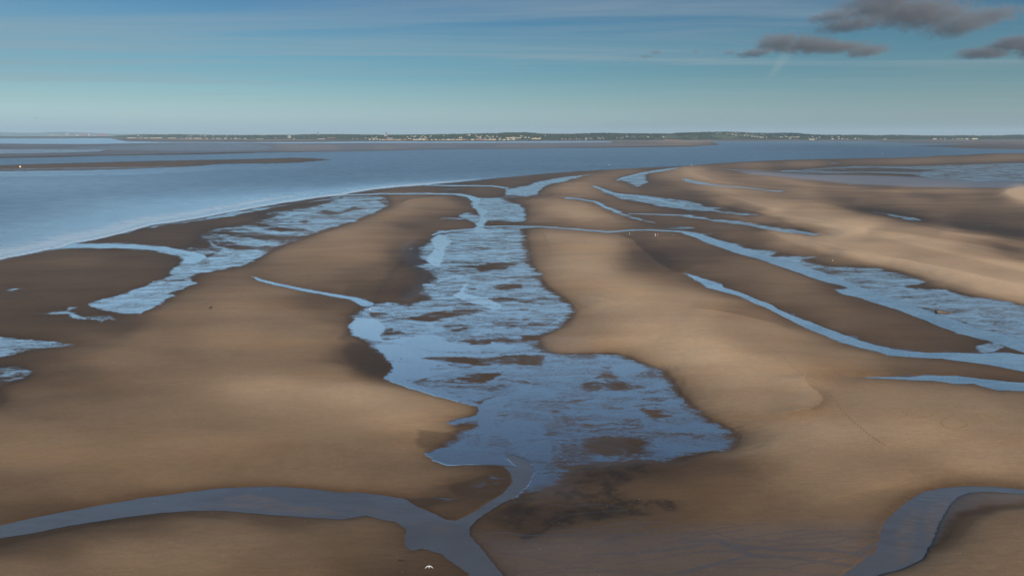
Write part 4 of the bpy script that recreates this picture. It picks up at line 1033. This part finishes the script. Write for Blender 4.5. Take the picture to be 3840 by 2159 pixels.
def cloud(name, label, cx, cy, blobs, dens, colr, seed, amp=1.0, group=None, wisp=1.0):
    """blobs: (dx, dy, rx, ry) in photo units round (cx, cy)"""
    c0 = at_depth(cx, cy, CD)
    x0 = min(b[0] - b[2] for b in blobs) * 1.25; x1 = max(b[0] + b[2] for b in blobs) * 1.25
    z0 = min(-b[1] - b[3] for b in blobs) * 1.5; z1 = max(-b[1] + b[3] for b in blobs) * 1.5
    dpt = max(b[2] for b in blobs) * 0.9
    m = MB(); m.lathe([(0.35, -1), (0.75, -0.8), (1.0, -0.3), (1.0, 0.3), (0.75, 0.8), (0.35, 1)], 16)
    vs = [((x0 + x1) / 2 * cs + v[0] * (x1 - x0) / 2 * cs * 1.15, v[1] * dpt * cs * 1.2, (z0 + z1) / 2 * cs + v[2] * (z1 - z0) / 2 * cs * 1.1) for v in m.v]
    mt = bpy.data.materials.new('cloud_vapour'); mt.use_nodes = True
    t = NT(mt.node_tree)
    g = t.n('ShaderNodeTexCoord').outputs['Object']
    best = None
    for dx, dy, rx, ry in blobs:
        v = t.scaled(g, 1 / (rx * cs), 1 / (dpt * cs * 0.8), 1 / (ry * cs), (-dx / rx, 0, dy / ry))
        L = t.n('ShaderNodeVectorMath', operation='LENGTH'); t.put(L.inputs[0], v)
        k = t.m('SUBTRACT', 1.0, L.outputs['Value'])
        best = k if best is None else t.m('SMOOTH_MAX', best, k, 0.4)
    u = 1 / (30 * cs)
    nz = t.noise(t.scaled(g, u, u, u * 1.35, (seed, seed * 2, 0)), 1.0, 8, 0.66, 0.5)
    f = t.m('ADD', best, t.m('MULTIPLY', t.m('SUBTRACT', nz, 0.52), 2.3 * amp))
    f = t.m('MULTIPLY', t.ss(f, 0.0, 0.6 * wisp), dens)
    pv_ = t.n('ShaderNodeVolumePrincipled', {'Color': colr, 'Density': f, 'Anisotropy': 0.1})
    t.n('ShaderNodeOutputMaterial', {'Volume': pv_})
    o = mesh_obj(name, vs, m.f, mt, loc=c0)
    mt.cycles.volume_step_rate = 0.7
    tag(o, label, 'cloud', group)
    return o


GREY = (0.36, 0.37, 0.41)  # shade on the clouds put into the vapour colour as absorbing grey
G = 'dark scraps of cloud in the upper right sky'
cloud('cloud', 'largest dark grey cloud, cut by the top edge', 3400, 50,
      [(-10, -8, 235, 50), (-90, -30, 150, 62), (60, 5, 190, 60), (180, 45, 100, 42), (-200, 40, 120, 26), (290, 10, 90, 34), (-260, 10, 80, 18)], 0.0052, GREY, 1.0, 1.25, G)
cloud('cloud', 'long dark cloud with a humped left end, second largest', 3040, 172,
      [(40, 4, 185, 23), (-110, -10, 100, 36), (-20, -5, 110, 34), (90, 5, 110, 22), (200, 18, 80, 22), (-200, 26, 60, 12)], 0.0068, GREY, 4.0, 1.2, G)
cloud('cloud', 'dark flat based cloud touching the right edge', 3690, 195,
      [(0, 5, 115, 24), (110, -30, 90, 34), (190, -20, 90, 60), (70, -20, 70, 20)], 0.010, (0.32, 0.35, 0.42), 7.0, 0.95, G)
cloud('cloud', 'small dark wisp left of the long cloud', 2745, 198, [(-10, 0, 34, 9), (25, 5, 22, 7)], 0.009, GREY, 9.0, 0.8, G)
cloud('cloud', 'tiny dark puff farthest left of the dark clouds', 2463, 200, [(0, -2, 28, 11), (-40, 12, 30, 6)], 0.008, GREY, 12.0, 0.7, G)
cloud('cloud', 'tiny dark puff between the two small wisps', 2608, 194, [(0, 0, 16, 7)], 0.014, GREY, 15.0, 0.7, G)
cloud('cloud', 'faint tiny cloud low over the far port', 131, 442, [(0, 0, 13, 4)], 0.012, GREY, 17.0, 0.6)

# the air between here and the far shore
hz = mesh_obj('haze', *(lambda m: (m.v, m.f))((lambda m: (m.box(0, 21000, -3.0, 60000, 44000, 303.0), m)[1])(MB())))
hm = bpy.data.materials.new('haze'); hm.use_nodes = True
t = NT(hm.node_tree)
t.n('ShaderNodeOutputMaterial', {'Volume': t.n('ShaderNodeVolumePrincipled', {'Color': (0.62, 0.84, 1.0), 'Density': 3.3e-5, 'Anisotropy': 0.0})})
hz.data.materials.append(hm); hz['kind'] = 'stuff'; tag(hz, 'thin blue haze over the estuary', 'haze')

# ------------------------------------------------------------------ people, animals, buoys, driftwood
SKIN = mat('skin', (0.50, 0.32, 0.24), 0.6)
CLOTH = {'white': mat('white_cloth', (0.86, 0.85, 0.82), 0.8), 'black': mat('black_cloth', (0.02, 0.02, 0.022), 0.8), 'tan': mat('tan_cloth', (0.48, 0.32, 0.20), 0.8),
         'grey': mat('pale_cloth', (0.55, 0.54, 0.52), 0.8), 'rust': mat('rust_cloth', (0.40, 0.16, 0.08), 0.8), 'navy': mat('dark_cloth', (0.03, 0.035, 0.05), 0.8)}
HAIR = mat('dark_hair', (0.05, 0.032, 0.022), 0.6)


def person(x, y, label, top, legs, face=0.0, stride=0.18, bare_legs=True, lean=0.0):
    p = on_ground(x, y)
    e = empty('person', p, face); tag(e, label, 'person')
    s = stride
    J = {'hip': (0, 0, .93, .13), 'waist': (0, lean * .3, 1.10, .12), 'chest': (0, lean * .7, 1.33, .145), 'neck': (0, lean, 1.50, .055), 'chin': (0, lean + .02, 1.58, .07), 'head': (0, lean + .02, 1.68, .088), 'crown': (0, lean, 1.75, .055),
         'sl': (-.17, lean * .8, 1.43, .06), 'el': (-.24, -.06 * s * 5, 1.17, .045), 'wl': (-.25, .10, .96, .032), 'hl': (-.25, .13, .87, .036),
         'sr': (.17, lean * .8, 1.43, .06), 'er': (.24, .04 * s * 5, 1.17, .045), 'wr': (.25, .14, .97, .032), 'hr': (.25, .18, .88, .036),
         'tl': (-.09, 0, .86, .095), 'kl': (-.10, s, .49, .062), 'al': (-.10, s * .9, .09, .042), 'fl': (-.11, s * .9 + .15, .03, .035),
         'tr': (.09, 0, .86, .095), 'kr': (.10, -s * .3, .49, .062), 'ar': (.10, -s * 1.5, .09, .042), 'fr': (.11, -s * 1.5 + .15, .03, .035)}
    E = [('hip', 'waist'), ('waist', 'chest'), ('chest', 'neck'), ('neck', 'chin'), ('chin', 'head'), ('head', 'crown'), ('chest', 'sl'), ('sl', 'el'), ('el', 'wl'), ('wl', 'hl'), ('chest', 'sr'), ('sr', 'er'), ('er', 'wr'), ('wr', 'hr'),
         ('hip', 'tl'), ('tl', 'kl'), ('kl', 'al'), ('al', 'fl'), ('hip', 'tr'), ('tr', 'kr'), ('kr', 'ar'), ('ar', 'fr')]
    skin('body', J, E, SKIN, e)
    g = lambda k, a: (*J[k][:3], J[k][3] + a)
    mid = lambda a, b, f: tuple(J[a][i] * (1 - f) + J[b][i] * f for i in range(4))
    m5 = lambda a, b, f, r: (*mid(a, b, f)[:3], mid(a, b, f)[3] + r)
    skin('shirt', {'w0': (0, 0, .88, .165), 'waist': g('waist', .05), 'chest': g('chest', .045), 'n': (*J['neck'][:2], 1.47, .085), 'sl': g('sl', .03), 'e1': m5('sl', 'el', .8, .03), 'sr': g('sr', .03), 'e2': m5('sr', 'er', .8, .03)},
         [('w0', 'waist'), ('waist', 'chest'), ('chest', 'n'), ('chest', 'sl'), ('sl', 'e1'), ('chest', 'sr'), ('sr', 'e2')], CLOTH[top], e)
    f = .95 if bare_legs else 1.0
    D = {'h': (0, 0, .95, .15), 'tl': g('tl', .03), 'kl': m5('tl', 'kl', f, .03), 'tr': g('tr', .03), 'kr': m5('tr', 'kr', f, .03)}
    DE = [('h', 'tl'), ('tl', 'kl'), ('h', 'tr'), ('tr', 'kr')]
    if not bare_legs:
        D['al'] = m5('kl', 'al', .92, .035); D['ar'] = m5('kr', 'ar', .92, .035); DE += [('kl', 'al'), ('kr', 'ar')]
    skin('shorts' if bare_legs else 'trousers', D, DE, CLOTH[legs], e)
    m = MB(); m.lathe([(.085, 1.62), (.105, 1.67), (.10, 1.73), (.06, 1.785), (.01, 1.80)], 10, 0, lean - .012); m.build('hair', HAIR, e, smooth=True)
    return e


person(2361, 882.5, 'person in a white top standing alone left of the pair on damp sand', 'white', 'grey', R(100), 0.08)
person(2457, 886, 'person all in white walking on the left of the pair', 'white', 'white', R(60), 0.2, False)
person(2466.5, 886, 'dark haired person in tan and rust stooping on the right of the pair', 'tan', 'rust', R(110), 0.22, True, 0.22)
person(2526, 883.5, 'person in a black top with pale legs, right of the pair', 'black', 'grey', R(-80), 0.06)
person(2549, 622.8, 'distant person in dark clothes at the edge of the sand tip', 'navy', 'navy', R(180), 0.06, False)

# black dog trotting on the left bank
p = on_ground(791, 1156.5)
e = empty('dog', p, R(-80)); tag(e, 'black dog trotting across the dry sand bank on the left', 'dog')
fur = mat('black_fur', (0.012, 0.011, 0.010), 0.7)
J = {'chest': (0, .22, .46, .125), 'belly': (0, -.02, .47, .10), 'rump': (0, -.26, .48, .105), 'neck': (0, .36, .58, .075), 'head': (0, .48, .66, .08), 'muzzle': (0, .60, .63, .045), 'nose': (0, .66, .62, .03),
     'elL': (-.075, .24, .30, .045), 'wrL': (-.075, .33, .15, .03), 'paL': (-.075, .37, .02, .032), 'elR': (.075, .22, .30, .045), 'wrR': (.075, .15, .16, .03), 'paR': (.075, .10, .03, .032),
     'thL': (-.08, -.24, .36, .07), 'hoL': (-.08, -.20, .19, .032), 'hpL': (-.08, -.17, .02, .032), 'kkL': (-.08, -.27, .20, .032), 'thR': (.08, -.27, .36, .07), 'kkR': (.08, -.38, .20, .032), 'hpR': (.08, -.40, .02, .032),
     't1': (0, -.38, .53, .03), 't2': (0, -.56, .58, .018)}
skin('body', J, [('chest', 'belly'), ('belly', 'rump'), ('chest', 'neck'), ('neck', 'head'), ('head', 'muzzle'), ('muzzle', 'nose'), ('chest', 'elL'), ('elL', 'wrL'), ('wrL', 'paL'), ('chest', 'elR'), ('elR', 'wrR'), ('wrR', 'paR'),
              ('rump', 'thL'), ('thL', 'kkL'), ('kkL', 'hpL'), ('rump', 'thR'), ('thR', 'kkR'), ('kkR', 'hpR'), ('rump', 't1'), ('t1', 't2')], fur, e)
bpy.data.objects  # (the body is one surface; ears follow)
for sx in (-1, 1):
    mesh_obj('ear', [(sx * .05, .46, .73), (sx * .085, .44, .71), (sx * .09, .47, .61), (sx * .07, .50, .66)], [(0, 1, 2, 3)], fur, e)

GULLW = mat('white_feathers', (0.86, 0.87, 0.88), 0.6); GULLG = mat('grey_feathers', (0.55, 0.57, 0.60), 0.6); BEAK = mat('beak', (0.45, 0.18, 0.06), 0.5)


def wing(side, droop, m, parent):
    """a long swept wing of real thickness"""
    sp = [(0, .03, 0, .17), (.12, .045, -.01, .17), (.26, .03, -.06, .145), (.40, -.04, -.15, .10), (.50, -.12, -.24, .03)]
    v = []; f = []
    for i, (u, y, z, c) in enumerate(sp):
        x = side * (.03 + u); z = z * droop
        v += [(x, y + c * .5, z), (x, y, z + .018 * (1 - u)), (x, y - c * .5, z - .002), (x, y, z - .01)]
    for i in range(len(sp) - 1):
        for a in range(4):
            b = (a + 1) % 4
            f.append((i * 4 + a, i * 4 + b, i * 4 + 4 + b, i * 4 + 4 + a))
    f += [(0, 3, 2, 1), tuple(len(v) - 4 + k for k in range(4))]
    return mesh_obj('wing', v, f, m, parent, True)


def gull(loc, rz, label, flying=False, tilt=(0, 0)):
    e = empty('gull', loc, rz); tag(e, label, 'gull')
    if flying:
        e.rotation_euler = (tilt[0], tilt[1], rz)
        skin('body', {'c': (0, 0, 0, .062), 'b': (0, -.10, .0, .045), 't': (0, -.18, .0, .02), 'n': (0, .10, .01, .045), 'h': (0, .17, .015, .042), 'f': (0, .20, .012, .028)}, [('c', 'b'), ('b', 't'), ('c', 'n'), ('n', 'h'), ('h', 'f')], GULLW, e)
        for s in (-1, 1): wing(s, 1.0, GULLW, e)
        mesh_obj('tail', [(-.03, -.15, .01), (.03, -.15, .01), (.055, -.27, .0), (-.055, -.27, .0), (-.03, -.15, -.005), (.03, -.15, -.005), (.055, -.27, -.006), (-.055, -.27, -.006)],
                 [(0, 1, 2, 3), (7, 6, 5, 4), (0, 3, 7, 4), (1, 5, 6, 2), (3, 2, 6, 7)], GULLW, e)
        m = MB(); m.bar((0, .21, .01), (0, .26, .0), .010); m.build('beak', BEAK, e)
    else:
        skin('body', {'c': (0, 0, .22, .10), 'b': (0, -.14, .21, .07), 't': (0, -.30, .20, .025), 'n': (0, .12, .30, .06), 'h': (0, .16, .38, .055), 'f': (0, .21, .37, .03)}, [('c', 'b'), ('b', 't'), ('c', 'n'), ('n', 'h'), ('h', 'f')], GULLW, e)
        m = MB(); m.bar((0, .22, .37), (0, .30, .35), .012); m.build('beak', BEAK, e)
        for s in (-.04, .04):
            m = MB(); m.bar((s, .0, .14), (s, .01, 0), .010); m.build('leg', BEAK, e)
    return e


fp = at_depth(1609, 2122, 75.0)
gull(fp, R(12), 'white gull gliding low over the sand at the bottom edge, wings spread', True, (R(8), R(6)))
for x, y, lab in [(1387, 1162, 'white gull standing in the shallow water where the side stream joins'),
                  (1845, 836, 'tiny white gull on the sand bar beside the narrow stream'),
                  (1377, 792, 'tiny white gull at the right edge of the left hand wet flat'),
                  (1573, 708, 'distant white gull on the dark bank by the estuary'),
                  (3122, 979, 'tiny white gull on damp sand beyond the wide right channel')]:
    q = on_ground(x, y)
    gull(q, R(rnd.uniform(0, 360)), lab).scale = (1.25, 1.25, 1.25)

# buoys
yel = mat('buoy_yellow', (0.75, 0.52, 0.12), 0.5); blk = mat('buoy_black', (0.02, 0.02, 0.02), 0.5); wht = mat('buoy_white', (0.82, 0.80, 0.76), 0.5)
e = empty('buoy', unproj(76, 629.5, 0.0)); tag(e, 'yellow and white channel buoy floating off the near sand bar at far left', 'buoy')
m = MB(); m.lathe([(.6, -.6), (1.2, -.3), (1.25, .35), (.9, .6)], 16); m.build('float', blk, e, smooth=False)
m = MB(); m.lathe([(.95, .6), (.85, 2.9), (.4, 3.1)], 12); m.build('tower', wht, e)
m = MB()
for k in range(6):
    a = k * math.pi / 3
    m.bar((1.05 * math.cos(a), 1.05 * math.sin(a), .6), (.9 * math.cos(a), .9 * math.sin(a), 3.3), .16)
m.build('cage', yel, e); m = MB(); m.lathe([(.12, 3.1), (.12, 3.5), (.35, 3.6), (.1, 4.0)], 10); m.build('lantern', yel, e)


def small_buoy(x, y, s, label):
    e = empty('buoy', unproj(x, y, 0.0)); tag(e, label, 'buoy')
    m = MB(); m.lathe([(.3, -.3), (.85, -.1), (.95, .4), (.7, .9), (.25, 1.1)], 14); m.build('float', wht, e, smooth=True)
    m = MB(); m.bar((0, 0, 1.0), (0, 0, 1.5), .1); m.lathe([(.22, 1.5), (.22, 1.75), (.05, 1.85)], 8); m.build('topmark', blk, e)
    e.scale = (s, s, s)


small_buoy(2285, 619.5, 1.0, 'white buoy floating in mid channel above the sand tip')
small_buoy(3308, 577.5, 1.2, 'tiny white buoy in the far right reach of the channel')
small_buoy(2593, 620.0, 0.95, 'white buoy at the water line right of the distant dark person')

# boats lying off the far shore
for i, (x, y, lab) in enumerate([(2044.5, 528.6, 'white boat moored below the lone house in the woods, leftmost of the moored boats'), (2086.5, 529.2, 'small white moored boat, second from the left'), (2113.5, 529, 'small white moored boat, third from the left'),
                                 (2162, 529.4, 'white moored boat right of the small middle three'), (2193, 529.3, 'white moored boat farthest right of the left hand group'),
                                 (2567, 527.4, 'white boat drawn up below the red cliff'), (2611.5, 527.6, 'white boat on the beach right of the red cliff'), (2660, 527.2, 'white boat farthest right on the beach below the fields')]):
    p = unproj(x, y, 0.0)
    e = empty('boat', p, R(rnd.uniform(-25, 25))); tag(e, lab, 'boat', 'small boats off the far shore')
    v = []; L = 8.0
    for k, (u, wd, zz) in enumerate([(-.5, 1.1, 1.5), (-.2, 1.4, 1.45), (.2, 1.3, 1.6), (.5, .1, 2.0)]):
        v += [(u * L, -wd, zz), (u * L, 0, .1 if k < 3 else .6), (u * L, wd, zz)]
    f = [(3 * i_ + a, 3 * i_ + 3 + a, 3 * i_ + 4 + a, 3 * i_ + 1 + a) for i_ in range(3) for a in range(2)] + [(3 * i_ + 2, 3 * i_ + 5, 3 * i_ + 3, 3 * i_) for i_ in range(3)] + [(0, 1, 2)]
    mesh_obj('hull', v, f, wht, e)
    m = MB(); m.box(-.3, 0, 1.4, 3.0, 1.9, 1.5, 0.85); m.build('cabin', wht, e)
    m = MB(); m.bar((.9, 0, 1.5), (.9, 0, 8.0), .08); m.build('mast', wht, e)
    e.scale = (0.9, 0.9, 0.9)

# half buried driftwood in the wide right hand channel
q = on_ground(3540, 1172)
wood = mat('weathered_wood', (0.17, 0.125, 0.085), 0.9, var=0.4, scale=2.0); pale = mat('bare_wood', (0.30, 0.25, 0.16), 0.85); dark = mat('rotten_wood', (0.035, 0.03, 0.026), 0.9)
q.z -= .12
e = empty('driftwood', q, R(-4)); e.scale = (.88, .88, .88); tag(e, 'weathered driftwood trunk half buried in the wide wet channel on the right', 'driftwood')
m = MB(); prof = []
v = []; f = []
for i in range(13):
    u = i / 12; x = -2.7 + 5.0 * u; r = .42 * (1 - .35 * u) * (1 + .12 * math.sin(5 * u + 1))
    for a in range(10):
        an = 2 * math.pi * a / 10
        v.append((x, r * math.cos(an) * (1 + .1 * math.sin(3 * an + i)), .20 - .18 * u + r * math.sin(an)))
for i in range(12):
    for a in range(10):
        b = (a + 1) % 10
        f.append((i * 10 + a, i * 10 + b, i * 10 + 10 + b, i * 10 + 10 + a))
f += [tuple(reversed(range(10))), tuple(range(120, 130))]
mesh_obj('trunk', v, f, wood, e, True)
m = MB(); m.bar((-2.75, .1, -.2), (-2.95, .1, .85), .17); m.build('branch_stub', dark, e)
m = MB(); m.bar((-2.5, -.2, .55), (-1.0, -.12, .50), .14); m.bar((-1.0, -.12, .50), (.6, -.05, .38), .10); m.build('split_wood', pale, e)
m = MB(); m.bar((-2.4, .5, .2), (2.1, .75, .12), .13); m.build('side_branch', dark, e)
# sand heaped against it
hv = []; hf = []
for i in range(9):
    for a in range(9):
        u, w_ = i / 8 * 2 - 1, a / 8 * 2 - 1
        hv.append((u * 2.3 + .2, w_ * 1.5 - .9, .30 * max(0, 1 - u * u) * max(0, 1 - w_ * w_) - .02))
for i in range(8):
    for a in range(8):
        k = i * 9 + a; hf.append((k, k + 9, k + 10, k + 1))
mesh_obj('sand_heap', hv, hf, mat('heaped_sand', (0.12, 0.08, 0.05), 0.9), e, True)


def groove(name, lines, wd, m, label=None, cat=None, tile='S'):
    v = []; f = []
    for ln, cl_ in lines:
        pts = [ln[i] for i in range(len(ln))]
        if cl_: pts = pts + [pts[0]]
        fine = []
        for a, b in zip(pts[:-1], pts[1:]):
            for k in range(5): fine.append((a[0] + (b[0] - a[0]) * k / 5, a[1] + (b[1] - a[1]) * k / 5))
        fine.append(pts[-1])
        P = [on_ground(*q) for q in fine]
        base = len(v)
        for i, p in enumerate(P):
            d = (P[min(i + 1, len(P) - 1)] - P[max(i - 1, 0)]); d.z = 0
            d = d.normalized() if d.length > 1e-6 else Vector((1, 0, 0)); nrm = Vector((-d.y, d.x, 0)) * wd * rnd.uniform(0.6, 1.25)
            v += [tuple(p - nrm + Vector((0, 0, .004))), tuple(p + Vector((0, 0, .02 * rnd.uniform(.6, 1.3)))), tuple(p + nrm + Vector((0, 0, .004)))]
        for i in range(len(P) - 1):
            k = base + 3 * i
            f += [(k, k + 3, k + 4, k + 1), (k + 1, k + 4, k + 5, k + 2)]
    o = mesh_obj(name, v, f, m)
    if label: tag(o, label, cat)
    return o


def cz(s):
    w_ = list(map(float, s.split())); return [(3360 + w_[i] / 6.133, 1510 + w_[i + 1] / 6.133) for i in range(0, len(w_), 2)]


scr = mat('scratched_sand', (0.32, 0.20, 0.085), 0.95, var=0.3, scale=1.0)
groove('sand_drawing', [(cz('150 180 300 178 450 184 600 197 720 215 830 238 855 285 780 308 640 330 480 345 330 318 240 290 280 268 220 238 150 205'), True)], .15, scr, 'long flat loop drawn in the sand, left one of three', 'sand drawing')
groove('sand_drawing', [(cz('930 215 990 172 1130 158 1250 188 1310 215 1350 258 1330 280 1270 312 1150 350 1070 392 1038 450 1080 530 1170 578 1300 600 1450 582 1580 542 1655 495 1600 440 1530 390 1450 352'), False)], .17, scr, 'round open loop drawn in the sand, largest of three', 'sand drawing')
groove('sand_drawing', [(cz('1850 268 2000 266 2150 296 2300 360 2200 388 2050 376 1950 360 1880 312'), True), (cz('1830 280 1900 260 2060 276 2220 320 2320 372 2230 400 2100 384 1960 372 1900 340'), True)], .15, scr, 'doubled oval ring drawn in the sand, right one of three', 'sand drawing')

# a walker's footprints down the bank, and shell specks on the near sand
v = []; f = []
trail = T("F 470 0 590 70 690 160 780 235 870 285 930 345 980 420 1050 490 1150 575 1260 645")
side_ = 1
for a, b in zip(trail[:-1], trail[1:]):
    L = np.hypot(*(b - a)); n_ = max(2, int(L / 7))
    for k in range(n_):
        q = a + (b - a) * k / n_; p = on_ground(q[0] + side_ * 1.3, q[1]); side_ = -side_
        i = len(v); w_ = .12
        v += [(p.x + w_ * math.cos(t_ * 1.047), p.y + .22 * math.sin(t_ * 1.047), p.z + .006) for t_ in range(6)]; f.append(tuple(range(i, i + 6)))
o = mesh_obj('footprints', v, f, mat('trodden_sand', (0.15, 0.10, 0.062), 0.95)); tag(o, 'line of dark footprints leading down the right hand bank', 'footprints', kind='stuff')
v = []; f = []
for _ in range(170):
    x, y = rnd.uniform(0, 3840), 1450 + 750 * rnd.random()
    p = on_ground(x, y); s = rnd.uniform(.02, .05)
    i = len(v)
    v += [(p.x - s, p.y, p.z), (p.x, p.y - s, p.z), (p.x + s, p.y, p.z), (p.x, p.y + s, p.z), (p.x, p.y, p.z + s)]
    f += [(i, i + 1, i + 4), (i + 1, i + 2, i + 4), (i + 2, i + 3, i + 4), (i + 3, i, i + 4)]
o = mesh_obj('shells', v, f, mat('shell', (0.55, 0.48, 0.40), 0.6)); tag(o, 'pale shell specks scattered over the near sand', 'shells', kind='stuff')
